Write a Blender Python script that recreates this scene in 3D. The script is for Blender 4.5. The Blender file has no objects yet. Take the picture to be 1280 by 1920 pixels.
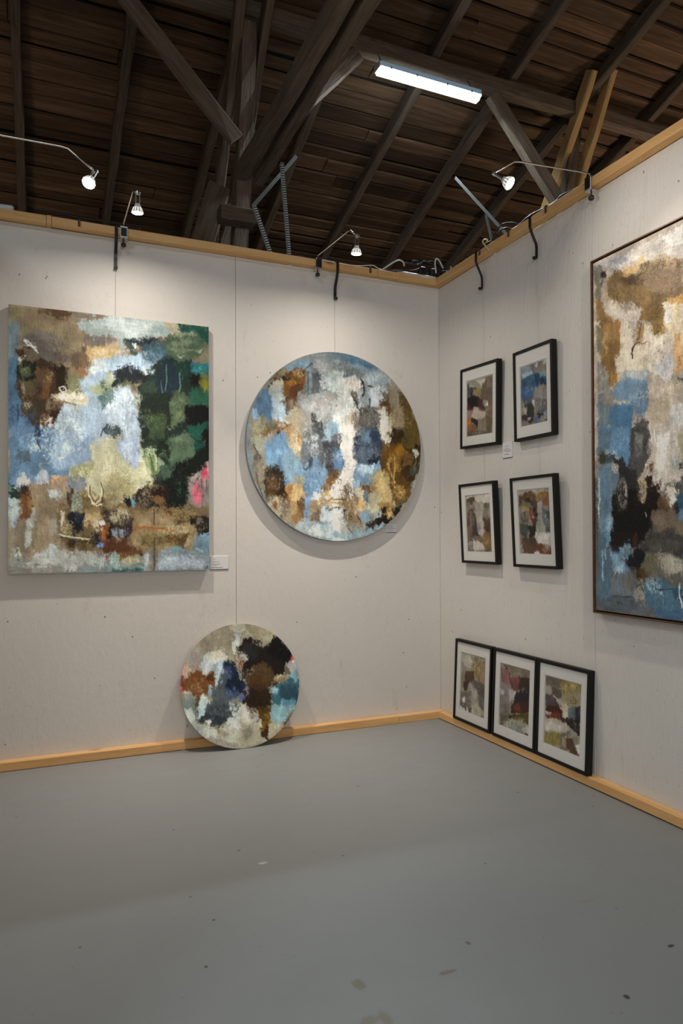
import bpy, math, random
import numpy as np
from mathutils import Vector, Matrix

S = bpy.context.scene
COL = S.collection
R = math.radians

# ------------------------------------------------------------------ camera, world, lights, exposure
CAM = (-2.1148, -3.4885, 1.0407)
YAW, PITCH, ROLL = 0.4054, 0.0107, -0.0041
FPX, PPY = 1315.56, 29.35            # focal length and vertical shift in pixels of the 1280 x 1920 frame


def cam_axes():
    cy, sy = math.cos(YAW), math.sin(YAW)
    f = np.array([sy, cy, 0.0]); r = np.array([cy, -sy, 0.0]); u = np.array([0, 0, 1.0])
    cp, sp = math.cos(PITCH), math.sin(PITCH)
    f, u = cp * f + sp * u, cp * u - sp * f
    cr, sr = math.cos(ROLL), math.sin(ROLL)
    r, u = cr * r + sr * u, cr * u - sr * r
    return r, u, f


_r, _u, _f = cam_axes()
cam = bpy.data.cameras.new('camera')
cam.sensor_fit = 'HORIZONTAL'; cam.sensor_width = 36.0
cam.lens = FPX / 1280 * 36.0
cam.shift_y = PPY / 1280
cam.clip_start = 0.05; cam.clip_end = 100
camo = bpy.data.objects.new('camera', cam); COL.objects.link(camo)
M4 = Matrix.Identity(4)
for i in range(3):
    M4[i][0] = _r[i]; M4[i][1] = _u[i]; M4[i][2] = -_f[i]; M4[i][3] = CAM[i]
camo.matrix_world = M4
S.camera = camo

w = bpy.data.worlds.new('dim_barn_air'); S.world = w; w.use_nodes = True
w.node_tree.nodes['Background'].inputs[0].default_value = (0.55, 0.62, 0.75, 1)
w.node_tree.nodes['Background'].inputs[1].default_value = 0.012

S.view_settings.view_transform = 'Standard'
S.view_settings.look = 'None'
S.view_settings.gamma = 1
S.view_settings.use_curve_mapping = False
S.view_settings.exposure = 0.0


def area(name, loc, target, size, size_y, power, color, spread=180, shape='RECTANGLE'):
    l = bpy.data.lights.new(name, 'AREA'); l.shape = shape; l.size = size
    if shape == 'RECTANGLE': l.size_y = size_y
    l.energy = power; l.color = color; l.spread = R(spread)
    o = bpy.data.objects.new(name, l); COL.objects.link(o)
    d = Vector(target) - Vector(loc)
    o.rotation_euler = d.to_track_quat('-Z', 'Y').to_euler(); o.location = loc
    return o


COOL = (0.80, 0.93, 1.0)
WARM = (1.0, 0.895, 0.775)
# the hall's own fluorescent battens behind the camera: unseen stand-ins, plus upward lamps added to brighten the roof
for (x, y, pw) in ((-0.9, -4.4, 4), (4.2, -4.4, 9), (-4.9, -4.6, 95)):
    area('hall_tube_standin', (x, y, 4.55), (x, y, 0), 1.3, 0.12, pw, COOL)
    area('hall_tube_standin', (x, y, 4.62), (x, y, 9), 1.3, 0.12, min(pw, 9) * 1.5, COOL)
# lamps of the neighbouring booths behind the partition walls
for (x, y, z, pw) in ((-3.4, 2.2, 2.3, 7), (0.4, 3.4, 2.3, 2), (3.4, 0.8, 2.3, 20), (3.8, -2.6, 2.3, 40)):
    area('booth_lamp_light', (x, y, z), (x + .4, y + .6, 9), 0.5, 0.5, pw, (1.0, 0.78, 0.58))
area('front_fill_light', (-2.6, -6.8, 1.9), (-0.8, 0.0, 1.6), 4.0, 1.6, 74, (1.0, 0.95, 0.88))  # unseen soft fill added behind the camera to brighten the walls

# power of the clip spotlights and of the visible tube light (W)
P_SPOT = 4.3
P_BEAM = 4.0
P_TUBE = 42.0


def ray(px, py):
    return _f + (px - 640) / FPX * _r - (py - 960 - PPY) / FPX * _u


def at(px, py, ax, v):
    """point where the sight line through a photo pixel meets the plane axis = v"""
    d = ray(px, py); C = np.array(CAM)
    return Vector((C + (v - C[ax]) / d[ax] * d).tolist())


Z0, SL = 5.1, 0.319                  # height of the boarding above the back wall, roof slope


def at_roof(px, py, off=0.0):
    d = ray(px, py); C = np.array(CAM)
    t = (Z0 - off - SL * C[1] - C[2]) / (d[2] + SL * d[1])
    return Vector((C + t * d).tolist())


# ------------------------------------------------------------------ materials
def mat_new(name):
    m = bpy.data.materials.new(name); m.use_nodes = True
    nt = m.node_tree; b = nt.nodes['Principled BSDF']
    return m, nt, b


def N(nt, typ, **kw):
    n = nt.nodes.new(typ)
    for k, v in kw.items(): setattr(n, k, v)
    return n


def simple(name, col, rough=0.5, metal=0.0, spec=0.5):
    m, nt, b = mat_new(name)
    b.inputs['Base Color'].default_value = (*col, 1); b.inputs['Roughness'].default_value = rough
    b.inputs['Metallic'].default_value = metal; b.inputs['Specular IOR Level'].default_value = spec
    return m


def ramp(nt, stops):
    n = N(nt, 'ShaderNodeValToRGB'); cr = n.color_ramp
    while len(cr.elements) < len(stops): cr.elements.new(0.5)
    for e, (p, c) in zip(cr.elements, stops):
        e.position = p; e.color = (*c, 1) if len(c) == 3 else c
    return n


def noise(nt, vec, scale, detail=4, rough=0.55, dist=0.0):
    n = N(nt, 'ShaderNodeTexNoise'); n.inputs['Scale'].default_value = scale
    n.inputs['Detail'].default_value = detail; n.inputs['Roughness'].default_value = rough
    n.inputs['Distortion'].default_value = dist
    nt.links.new(vec, n.inputs['Vector']); return n


def mapping(nt, vec, sc=(1, 1, 1), loc=(0, 0, 0)):
    n = N(nt, 'ShaderNodeMapping'); n.inputs['Scale'].default_value = sc; n.inputs['Location'].default_value = loc
    nt.links.new(vec, n.inputs['Vector']); return n.outputs[0]


def mixc(nt, fac, a, b, mode='MIX'):
    n = N(nt, 'ShaderNodeMix', data_type='RGBA', blend_type=mode)
    for s, v in ((0, fac), (6, a), (7, b)):
        if isinstance(v, (int, float)): n.inputs[s].default_value = v
        elif isinstance(v, tuple): n.inputs[s].default_value = (*v, 1)
        else: nt.links.new(v, n.inputs[s])
    return n.outputs[2]


def math_(nt, op, a, b=None, c=None):
    n = N(nt, 'ShaderNodeMath', operation=op)
    for i, v in enumerate((a, b, c)):
        if v is None: continue
        if isinstance(v, (int, float)): n.inputs[i].default_value = v
        else: nt.links.new(v, n.inputs[i])
    return n.outputs[0]


def bump(nt, h, strength, dist, bsdf):
    n = N(nt, 'ShaderNodeBump'); n.inputs['Strength'].default_value = strength
    n.inputs['Distance'].default_value = dist
    nt.links.new(h, n.inputs['Height']); nt.links.new(n.outputs[0], bsdf.inputs['Normal'])


def make_wall_mat(name, streak, flk):
    m, nt, b = mat_new(name)
    oc = N(nt, 'ShaderNodeTexCoord').outputs['Object']
    base = noise(nt, oc, 1.4, 5, 0.6)
    c = mixc(nt, base.outputs[0], (0.630, 0.605, 0.575), (0.700, 0.678, 0.650))
    # faint wood chips under the paint: short streaks
    st = noise(nt, mapping(nt, oc, streak), 9, 6, 0.7)
    r1 = ramp(nt, [(0.60, (0, 0, 0)), (0.74, (1, 1, 1))]); nt.links.new(st.outputs[0], r1.inputs[0])
    c = mixc(nt, math_(nt, 'MULTIPLY', r1.outputs[0], 0.38), c, (0.45, 0.37, 0.27))
    # small dark pits
    vo = N(nt, 'ShaderNodeTexVoronoi'); vo.inputs['Scale'].default_value = 17
    nt.links.new(mapping(nt, oc, (1, 1, 0.8)), vo.inputs['Vector'])
    sel = noise(nt, oc, 7, 3, 0.6)
    r2 = ramp(nt, [(0.03, (1, 1, 1)), (0.075, (0, 0, 0))]); nt.links.new(vo.outputs['Distance'], r2.inputs[0])
    r3 = ramp(nt, [(0.52, (0, 0, 0)), (0.56, (1, 1, 1))]); nt.links.new(sel.outputs[0], r3.inputs[0])
    pit = math_(nt, 'MULTIPLY', r2.outputs[0], r3.outputs[0])
    c = mixc(nt, math_(nt, 'MULTIPLY', pit, 0.85), c, (0.14, 0.09, 0.05))
    # fine flecks
    fl = noise(nt, mapping(nt, oc, flk), 85, 2, 0.5)
    r4 = ramp(nt, [(0.655, (0, 0, 0)), (0.73, (1, 1, 1))]); nt.links.new(fl.outputs[0], r4.inputs[0])
    c = mixc(nt, math_(nt, 'MULTIPLY', r4.outputs[0], 0.42), c, (0.33, 0.26, 0.19))
    nt.links.new(c, b.inputs['Base Color']); b.inputs['Roughness'].default_value = 0.62
    b.inputs['Specular IOR Level'].default_value = 0.3
    h = math_(nt, 'SUBTRACT', noise(nt, mapping(nt, oc, streak), 34, 5, 0.65).outputs[0], math_(nt, 'MULTIPLY', pit, 1.5))
    bump(nt, h, 0.5, 0.005, b)
    return m


M = {}
M['wall_back'] = make_wall_mat('painted_chipboard', (1.0, 1.0, 0.55), (0.7, 0.7, 1.7))
M['wall_right'] = make_wall_mat('painted_chipboard_upright', (1.6, 1.6, 0.30), (1.5, 1.5, 0.5))


def make_floor_mat():
    m, nt, b = mat_new('grey_floor_paint')
    oc = N(nt, 'ShaderNodeTexCoord').outputs['Object']
    big = noise(nt, oc, 0.9, 5, 0.6)
    c = mixc(nt, big.outputs[0], (0.205, 0.217, 0.222), (0.243, 0.256, 0.261))
    md = noise(nt, mapping(nt, oc, (1, 1.6, 1)), 5, 5, 0.65)
    r0 = ramp(nt, [(0.45, (0, 0, 0)), (0.75, (1, 1, 1))]); nt.links.new(md.outputs[0], r0.inputs[0])
    c = mixc(nt, math_(nt, 'MULTIPLY', r0.outputs[0], 0.18), c, (0.24, 0.23, 0.21))
    vo = N(nt, 'ShaderNodeTexVoronoi'); vo.inputs['Scale'].default_value = 9
    nt.links.new(oc, vo.inputs['Vector'])
    r2 = ramp(nt, [(0.035, (1, 1, 1)), (0.065, (0, 0, 0))]); nt.links.new(vo.outputs['Distance'], r2.inputs[0])
    sel = noise(nt, oc, 3.1, 2, 0.5)
    r3 = ramp(nt, [(0.48, (0, 0, 0)), (0.53, (1, 1, 1))]); nt.links.new(sel.outputs[0], r3.inputs[0])
    c = mixc(nt, math_(nt, 'MULTIPLY', math_(nt, 'MULTIPLY', r2.outputs[0], r3.outputs[0]), 0.7), c, (0.075, 0.065, 0.05))
    vo2 = N(nt, 'ShaderNodeTexVoronoi'); vo2.inputs['Scale'].default_value = 26
    nt.links.new(mapping(nt, oc, (1, 1, 1), (3.3, 1.7, 0)), vo2.inputs['Vector'])
    r5 = ramp(nt, [(0.05, (1, 1, 1)), (0.09, (0, 0, 0))]); nt.links.new(vo2.outputs['Distance'], r5.inputs[0])
    r6 = ramp(nt, [(0.50, (0, 0, 0)), (0.56, (1, 1, 1))]); nt.links.new(noise(nt, oc, 6, 2, 0.5).outputs[0], r6.inputs[0])
    c = mixc(nt, math_(nt, 'MULTIPLY', math_(nt, 'MULTIPLY', r5.outputs[0], r6.outputs[0]), 0.5), c, (0.12, 0.105, 0.08))
    # the larger scuffs and drips, each with a place and size of its own
    wob = noise(nt, oc, 22, 3, 0.6)
    for (px, py, rx, ry, col, s) in ((671, 1845, 0.016, 0.022, (0.16, 0.15, 0.10), .8), (690, 1912, 0.03, 0.02, (0.17, 0.16, 0.11), .75),
                                     (720, 1908, 0.016, 0.035, (0.17, 0.16, 0.11), .75), (843, 1822, 0.035, 0.008, (0.14, 0.12, 0.09), .75),
                                     (1256, 1774, 0.014, 0.008, (0.03, 0.03, 0.03), .95), (1174, 1869, 0.009, 0.010, (0.03, 0.025, 0.02), .95),
                                     (150, 1776, 0.009, 0.009, (0.05, 0.045, 0.04), .9), (386, 1813, 0.006, 0.007, (0.05, 0.045, 0.04), .9),
                                     (494, 1618, 0.016, 0.007, (0.55, 0.55, 0.53), .7), (1098, 1690, 0.035, 0.010, (0.22, 0.20, 0.17), .6),
                                     (400, 1725, 0.006, 0.006, (0.05, 0.045, 0.04), .9), (877, 1768, 0.006, 0.008, (0.08, 0.07, 0.06), .8)):
        p = at(px, py, 2, 0.0)
        v = mapping(nt, oc, (1 / rx, 1 / ry, 1), (-p.x / rx, -p.y / ry, 0))
        ln = N(nt, 'ShaderNodeVectorMath', operation='LENGTH'); nt.links.new(v, ln.inputs[0])
        d = math_(nt, 'ADD', ln.outputs['Value'], math_(nt, 'MULTIPLY', math_(nt, 'SUBTRACT', wob.outputs[0], 0.5), 2.2))
        rr = ramp(nt, [(0.55, (1, 1, 1)), (1.0, (0, 0, 0))]); nt.links.new(d, rr.inputs[0])
        c = mixc(nt, math_(nt, 'MULTIPLY', rr.outputs[0], s), c, col)
    nt.links.new(c, b.inputs['Base Color'])
    rg = ramp(nt, [(0.3, (0.42,) * 3), (0.7, (0.56,) * 3)]); nt.links.new(md.outputs[0], rg.inputs[0])
    nt.links.new(rg.outputs[0], b.inputs['Roughness']); b.inputs['Specular IOR Level'].default_value = 0.4
    bump(nt, noise(nt, oc, 60, 4, 0.6).outputs[0], 0.12, 0.003, b)
    return m


M['floor'] = make_floor_mat()


def make_wood(name, c1, c2, c3, grain=(1.2, 16, 16), rough=0.7, knot=0.5, knot_col=(0.16, 0.07, 0.03), bs=0.4):
    """sawn timber, grain along the object's local X"""
    m, nt, b = mat_new(name)
    oc = N(nt, 'ShaderNodeTexCoord').outputs['Object']
    rnd = N(nt, 'ShaderNodeObjectInfo').outputs['Random']
    cmb = N(nt, 'ShaderNodeCombineXYZ'); nt.links.new(math_(nt, 'MULTIPLY', rnd, 37.0), cmb.inputs[0])
    add = N(nt, 'ShaderNodeVectorMath', operation='ADD'); nt.links.new(oc, add.inputs[0]); nt.links.new(cmb.outputs[0], add.inputs[1])
    oc = add.outputs[0]
    g = noise(nt, mapping(nt, oc, grain), 3.0, 7, 0.65, 0.8)
    r = ramp(nt, [(0.28, c1), (0.5, c2), (0.72, c3)]); nt.links.new(g.outputs[0], r.inputs[0])
    c = r.outputs[0]
    vo = N(nt, 'ShaderNodeTexVoronoi'); vo.inputs['Scale'].default_value = 3.2
    nt.links.new(mapping(nt, oc, (1, 3.0, 3.0)), vo.inputs['Vector'])
    rk = ramp(nt, [(0.05, (1, 1, 1)), (0.14, (0, 0, 0))]); nt.links.new(vo.outputs['Distance'], rk.inputs[0])
    sel = noise(nt, oc, 2.3, 1, 0.5)
    rs = ramp(nt, [(0.48, (0, 0, 0)), (0.54, (1, 1, 1))]); nt.links.new(sel.outputs[0], rs.inputs[0])
    c = mixc(nt, math_(nt, 'MULTIPLY', math_(nt, 'MULTIPLY', rk.outputs[0], rs.outputs[0]), knot), c, knot_col)
    pt = noise(nt, mapping(nt, oc, (0.7, 2, 2)), 1.6, 4, 0.6)
    c = mixc(nt, 0.35, c, mixc(nt, pt.outputs[0], (0.45, 0.43, 0.42), (1.0, 1.0, 1.0)), 'MULTIPLY')
    nt.links.new(c, b.inputs['Base Color']); b.inputs['Roughness'].default_value = rough
    b.inputs['Specular IOR Level'].default_value = 0.25
    bump(nt, g.outputs[0], bs, 0.01, b)
    return m


M['pine'] = make_wood('fresh_pine', (0.64, 0.36, 0.145), (0.78, 0.465, 0.20), (0.84, 0.55, 0.27), (0.6, 9, 9), 0.6, 0.8, (0.17, 0.08, 0.03), 0.15)
M['old'] = make_wood('weathered_beam', (0.085, 0.058, 0.039), (0.145, 0.104, 0.074), (0.21, 0.16, 0.118), (1.0, 14, 14), 0.8, 0.7, (0.05, 0.03, 0.02), 0.7)
M['old_grey'] = make_wood('grey_weathered_beam', (0.105, 0.076, 0.053), (0.175, 0.132, 0.096), (0.25, 0.198, 0.150), (1.0, 14, 14), 0.8, 0.6, (0.07, 0.05, 0.04), 0.7)
M['board'] = make_wood('smoky_roof_boarding', (0.056, 0.031, 0.016), (0.112, 0.065, 0.036), (0.185, 0.115, 0.068), (0.5, 8, 8), 0.85, 0.6, (0.03, 0.02, 0.01), 0.5)
M['rafter'] = make_wood('dark_rafter', (0.065, 0.045, 0.031), (0.115, 0.084, 0.060), (0.17, 0.132, 0.098), (1.0, 14, 14), 0.8, 0.7, (0.05, 0.03, 0.02), 0.7)
nt_ = M['board'].node_tree; b_ = nt_.nodes['Principled BSDF']; src_ = b_.inputs['Base Color'].links[0].from_socket
ta_ = N(nt_, 'ShaderNodeAttribute'); ta_.attribute_name = 'tone'          # each plank its own shade of brown
nt_.links.new(mixc(nt_, 1.0, src_, ta_.outputs['Color'], 'MULTIPLY'), b_.inputs['Base Color'])
M['newbeam'] = make_wood('yellow_new_timber', (0.42, 0.25, 0.095), (0.54, 0.34, 0.14), (0.62, 0.42, 0.20), (0.8, 10, 10), 0.65, 0.6, (0.15, 0.07, 0.03), 0.2)
M['barn_wall'] = make_wood('dark_barn_wall', (0.05, 0.03, 0.018), (0.10, 0.062, 0.036), (0.16, 0.10, 0.06), (0.5, 8, 8), 0.85, 0.3, (0.03, 0.02, 0.01), 0.5)
M['walnut'] = make_wood('dark_walnut_frame', (0.07, 0.032, 0.02), (0.12, 0.058, 0.036), (0.17, 0.09, 0.06), (0.8, 30, 30), 0.4, 0.0, (0.02, 0.01, 0.01), 0.05)
M['black_frame'] = simple('black_lacquer', (0.009, 0.008, 0.007), 0.55, 0, 0.22)
M['matboard'] = simple('white_mount_card', (0.66, 0.655, 0.635), 0.85, 0, 0.2)
M['card'] = simple('white_label_card', (0.72, 0.72, 0.74), 0.5)
M['ink'] = simple('printed_ink', (0.06, 0.06, 0.06), 0.7)
M['black_metal'] = simple('black_painted_steel', (0.020, 0.018, 0.017), 0.45, 0.3)
M['chrome'] = simple('satin_chrome', (0.72, 0.70, 0.68), 0.22, 1.0)
M['black_plastic'] = simple('black_plastic', (0.012, 0.011, 0.012), 0.4)
M['cable_black'] = simple('black_rubber_cable', (0.015, 0.014, 0.014), 0.42)
M['cable_white'] = simple('white_cable', (0.66, 0.66, 0.64), 0.45)
M['white_plastic'] = simple('white_plastic', (0.62, 0.66, 0.68), 0.4)
M['yellow_tag'] = simple('pale_yellow_plastic', (0.72, 0.66, 0.34), 0.5)
M['brown_clip'] = simple('brown_cable_clip', (0.08, 0.04, 0.03), 0.5)
M['galv_grey'] = simple('pale_grey_housing', (0.42, 0.50, 0.56), 0.5, 0.0)
M['galv_shaded'] = simple('shade_darkened_zinc_steel', (0.22, 0.23, 0.22), 0.5, 0.4)  # darker than the angles: the strut's shade is put into the colour
M['nylon'] = simple('clear_nylon_line', (0.50, 0.48, 0.46), 0.4)
M['void'] = simple('dark_roof_felt', (0.012, 0.010, 0.010), 0.8)
M['bulb_body'] = simple('white_lamp_ceramic', (0.75, 0.73, 0.70), 0.35)
M['canvas_edge_grey'] = simple('grey_canvas_edge', (0.30, 0.30, 0.29), 0.8)
M['canvas_edge_blue'] = simple('blue_grey_painted_edge', (0.22, 0.25, 0.27), 0.7)
M['canvas_edge_pale'] = simple('pale_painted_edge', (0.42, 0.39, 0.35), 0.7)


def emis(name, col, st):
    m, nt, b = mat_new(name); nt.nodes.remove(b)
    e = N(nt, 'ShaderNodeEmission'); e.inputs[0].default_value = (*col, 1); e.inputs[1].default_value = st
    nt.links.new(e.outputs[0], nt.nodes['Material Output'].inputs[0]); return m


M['housing_glow'] = emis('backlit_clear_housing', (0.30, 0.42, 0.52), 0.42)  # emission put in for tube light showing through the housing
M['tube_glow'] = emis('lit_tube_diffuser', (0.80, 0.93, 1.0), 45)
M['bulb_glow'] = emis('lit_lamp_face', (1.0, 0.90, 0.80), 30)
M['bulb_rim'] = emis('lit_lamp_slots', (1.0, 0.92, 0.84), 0.9)


def make_glass():
    m, nt, b = mat_new('picture_glass'); nt.nodes.remove(b)
    t = N(nt, 'ShaderNodeBsdfTransparent'); g = N(nt, 'ShaderNodeBsdfGlossy'); g.inputs['Roughness'].default_value = 0.03
    f = N(nt, 'ShaderNodeFresnel'); f.inputs[0].default_value = 1.18
    gm = N(nt, 'ShaderNodeNewGeometry')
    fac = math_(nt, 'MULTIPLY', f.outputs[0], math_(nt, 'SUBTRACT', 1.0, gm.outputs['Backfacing']))
    mx = N(nt, 'ShaderNodeMixShader'); nt.links.new(fac, mx.inputs[0])
    nt.links.new(t.outputs[0], mx.inputs[1]); nt.links.new(g.outputs[0], mx.inputs[2])
    nt.links.new(mx.outputs[0], nt.nodes['Material Output'].inputs[0]); return m


M['glass'] = make_glass()


def make_slotted():
    m, nt, b = mat_new('perforated_galvanised_steel')
    oc = N(nt, 'ShaderNodeTexCoord').outputs['Object']
    sx = N(nt, 'ShaderNodeSeparateXYZ'); nt.links.new(oc, sx.inputs[0])
    fx = math_(nt, 'FRACT', math_(nt, 'MULTIPLY', sx.outputs[0], 70.0))
    a = math_(nt, 'LESS_THAN', math_(nt, 'ABSOLUTE', math_(nt, 'SUBTRACT', fx, 0.5)), 0.22)
    h = math_(nt, 'LESS_THAN', math_(nt, 'ABSOLUTE', sx.outputs[1]), 0.0028)
    h2 = math_(nt, 'LESS_THAN', math_(nt, 'ABSOLUTE', sx.outputs[2]), 0.0028)
    hole = math_(nt, 'MULTIPLY', a, math_(nt, 'MAXIMUM', h, h2))
    c = mixc(nt, hole, (0.66, 0.76, 0.78), (0.02, 0.02, 0.02))
    nt.links.new(c, b.inputs['Base Color'])
    nt.links.new(math_(nt, 'MULTIPLY', math_(nt, 'SUBTRACT', 1.0, hole), 0.55), b.inputs['Metallic']); b.inputs['Roughness'].default_value = 0.45
    return m


M['slotted'] = make_slotted()


def make_paint_mat():
    m, nt, b = mat_new('oil_paint_on_canvas')
    at_ = N(nt, 'ShaderNodeAttribute'); at_.attribute_name = 'paint'
    oc = N(nt, 'ShaderNodeTexCoord').outputs['Object']
    n1 = noise(nt, mapping(nt, oc, (1, 1, 0.35)), 160, 3, 0.6)
    v = ramp(nt, [(0.25, (0.92,) * 3), (0.75, (1.07,) * 3)]); nt.links.new(n1.outputs[0], v.inputs[0])
    c = mixc(nt, 1.0, at_.outputs['Color'], v.outputs[0], 'MULTIPLY')
    nt.links.new(c, b.inputs['Base Color'])
    b.inputs['Roughness'].default_value = 0.5; b.inputs['Specular IOR Level'].default_value = 0.22
    bump(nt, n1.outputs[0], 0.2, 0.0015, b)
    return m


M['paint'] = make_paint_mat()
M['print'] = simple('x', (1, 1, 1))
bpy.data.materials.remove(M['print'])


def make_print_mat():
    m, nt, b = mat_new('paint_on_paper')
    at_ = N(nt, 'ShaderNodeAttribute'); at_.attribute_name = 'paint'
    nt.links.new(at_.outputs['Color'], b.inputs['Base Color'])
    b.inputs['Roughness'].default_value = 0.7; b.inputs['Specular IOR Level'].default_value = 0.25
    return m


M['print'] = make_print_mat()


# ------------------------------------------------------------------ mesh helpers
class MB:
    """collects boxes, tubes and lathes; build() links them as ONE mesh object"""
    def __init__(self): self.v = []; self.f = []

    def add(self, vs, fs):
        n = len(self.v); self.v += [tuple(x) for x in vs]; self.f += [tuple(i + n for i in f) for f in fs]; return self

    def box(self, a, b, bev=0.0):
        (x0, y0, z0), (x1, y1, z1) = a, b
        x0, x1 = min(x0, x1), max(x0, x1); y0, y1 = min(y0, y1), max(y0, y1); z0, z1 = min(z0, z1), max(z0, z1)
        if bev <= 0:
            vs = [(x, y, z) for x in (x0, x1) for y in (y0, y1) for z in (z0, z1)]
            fs = [(0, 1, 3, 2), (4, 6, 7, 5), (0, 4, 5, 1), (2, 3, 7, 6), (0, 2, 6, 4), (1, 5, 7, 3)]
            return self.add(vs, fs)
        e = bev; vs = []; idx = {}
        for sx in (0, 1):
            for sy in (0, 1):
                for sz in (0, 1):
                    X = (x0, x1)[sx]; Y = (y0, y1)[sy]; Z = (z0, z1)[sz]
                    dx = e if sx == 0 else -e; dy = e if sy == 0 else -e; dz = e if sz == 0 else -e
                    idx[(sx, sy, sz, 'x')] = len(vs); vs.append((X, Y + dy, Z + dz))
                    idx[(sx, sy, sz, 'y')] = len(vs); vs.append((X + dx, Y, Z + dz))
                    idx[(sx, sy, sz, 'z')] = len(vs); vs.append((X + dx, Y + dy, Z))
        fs = []
        I = idx
        for s in (0, 1):
            fs.append(tuple(I[(s, p, q, 'x')] for p, q in ((0, 0), (1, 0), (1, 1), (0, 1))))
            fs.append(tuple(I[(p, s, q, 'y')] for p, q in ((0, 0), (1, 0), (1, 1), (0, 1))))
            fs.append(tuple(I[(p, q, s, 'z')] for p, q in ((0, 0), (1, 0), (1, 1), (0, 1))))
            for t in (0, 1):
                fs.append((I[(s, t, 0, 'x')], I[(s, t, 0, 'y')], I[(s, t, 1, 'y')], I[(s, t, 1, 'x')]))
                fs.append((I[(s, 0, t, 'x')], I[(s, 0, t, 'z')], I[(s, 1, t, 'z')], I[(s, 1, t, 'x')]))
                fs.append((I[(0, s, t, 'y')], I[(0, s, t, 'z')], I[(1, s, t, 'z')], I[(1, s, t, 'y')]))
        for k in [(a_, b_, c_) for a_ in (0, 1) for b_ in (0, 1) for c_ in (0, 1)]:
            fs.append((I[k + ('x',)], I[k + ('y',)], I[k + ('z',)]))
        return self.add(vs, fs)

    def tube(self, pts, r, seg=10, caps=True):
        pts = [Vector(p) for p in pts]; rs = r if isinstance(r, (list, tuple)) else [r] * len(pts)
        vs = []; fs = []; prev = None
        for i, p in enumerate(pts):
            d = (pts[min(i + 1, len(pts) - 1)] - pts[max(i - 1, 0)]).normalized()
            if prev is None:
                u = d.orthogonal().normalized()
            else:
                u = (prev - d * prev.dot(d)).normalized()
            prev = u; w_ = d.cross(u)
            for k in range(seg):
                a = 2 * math.pi * k / seg
                vs.append(p + (u * math.cos(a) + w_ * math.sin(a)) * rs[i])
        for i in range(len(pts) - 1):
            for k in range(seg):
                k2 = (k + 1) % seg
                fs.append((i * seg + k, i * seg + k2, (i + 1) * seg + k2, (i + 1) * seg + k))
        if caps:
            fs.append(tuple(range(seg - 1, -1, -1))); fs.append(tuple((len(pts) - 1) * seg + k for k in range(seg)))
        return self.add(vs, fs)

    def bar(self, a, b, w_, h_, side=None):
        """rectangular bar from a to b, w_ along side, h_ across"""
        a, b = Vector(a), Vector(b); d = (b - a).normalized()
        s = Vector(side) if side is not None else d.orthogonal()
        s = (s - d * s.dot(d)).normalized(); t = d.cross(s)
        vs = [p + s * (sx * w_ / 2) + t * (sy * h_ / 2) for p in (a, b) for sx, sy in ((-1, -1), (1, -1), (1, 1), (-1, 1))]
        return self.add(vs, [(3, 2, 1, 0), (4, 5, 6, 7), (0, 1, 5, 4), (1, 2, 6, 5), (2, 3, 7, 6), (3, 0, 4, 7)])

    def build(self, name, m, parent=None, smooth=False):
        me = bpy.data.meshes.new(name); me.from_pydata([tuple(v) for v in self.v], [], self.f); me.validate(); me.update()
        o = bpy.data.objects.new(name, me); COL.objects.link(o)
        if m is not None: me.materials.append(m)
        if smooth:
            for p in me.polygons: p.use_smooth = True
        if parent is not None: o.parent = parent
        return o


def tag(o, label=None, cat=None, group=None, kind=None):
    if label: o['label'] = label
    if cat: o['category'] = cat
    if group: o['group'] = group
    if kind: o['kind'] = kind
    return o


def empty(name, mw, label, cat, group=None):
    o = bpy.data.objects.new(name, None); COL.objects.link(o); o.empty_display_size = 0.05
    o.matrix_world = mw
    return tag(o, label, cat, group)


def T(x, y, z): return Matrix.Translation((x, y, z))


def RZ(a): return Matrix.Rotation(R(a), 4, 'Z')


def RX(a): return Matrix.Rotation(R(a), 4, 'X')


def RY(a): return Matrix.Rotation(R(a), 4, 'Y')


rng = random.Random(7)


def timber(name, A, B, w_, h_, m, label=None, cat=None, side=(0, 0, 1), parent=None, rough=0.004, group=None, kind=None, chamfer=0.008):
    """hewn timber from A to B: local X along the length, h_ along 'side' (local Z), w_ across (local Y)"""
    A, B = Vector(A), Vector(B); L = (B - A).length; ex = (B - A).normalized()
    ez = Vector(side); ez = (ez - ex * ez.dot(ex)).normalized(); ey = ez.cross(ex)
    n = max(4, int(L / 0.22)); c = chamfer
    prof = [(-w_ / 2 + c, -h_ / 2), (w_ / 2 - c, -h_ / 2), (w_ / 2, -h_ / 2 + c), (w_ / 2, h_ / 2 - c),
            (w_ / 2 - c, h_ / 2), (-w_ / 2 + c, h_ / 2), (-w_ / 2, h_ / 2 - c), (-w_ / 2, -h_ / 2 + c)]
    vs = []; fs = []
    ph = [rng.uniform(0, 6.28) for _ in range(4)]
    for i in range(n + 1):
        x = L * i / n
        wy = rough * 1.2 * math.sin(x * 1.3 + ph[0]); wz = rough * 1.2 * math.sin(x * 1.1 + ph[1])
        for (py_, pz_) in prof:
            vs.append((x, py_ + wy + rng.uniform(-rough, rough), pz_ + wz + rng.uniform(-rough, rough)))
    for i in range(n):
        for k in range(8):
            k2 = (k + 1) % 8
            fs.append((i * 8 + k, i * 8 + k2, (i + 1) * 8 + k2, (i + 1) * 8 + k))
    fs.append(tuple(range(7, -1, -1))); fs.append(tuple(n * 8 + k for k in range(8)))
    mb = MB(); mb.add(vs, fs); o = mb.build(name, m, parent)
    mw = Matrix.Identity(4)
    for i in range(3): mw[i][0] = ex[i]; mw[i][1] = ey[i]; mw[i][2] = ez[i]; mw[i][3] = A[i]
    o.matrix_world = mw
    tag(o, label, cat, group, kind)
    return o
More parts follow.
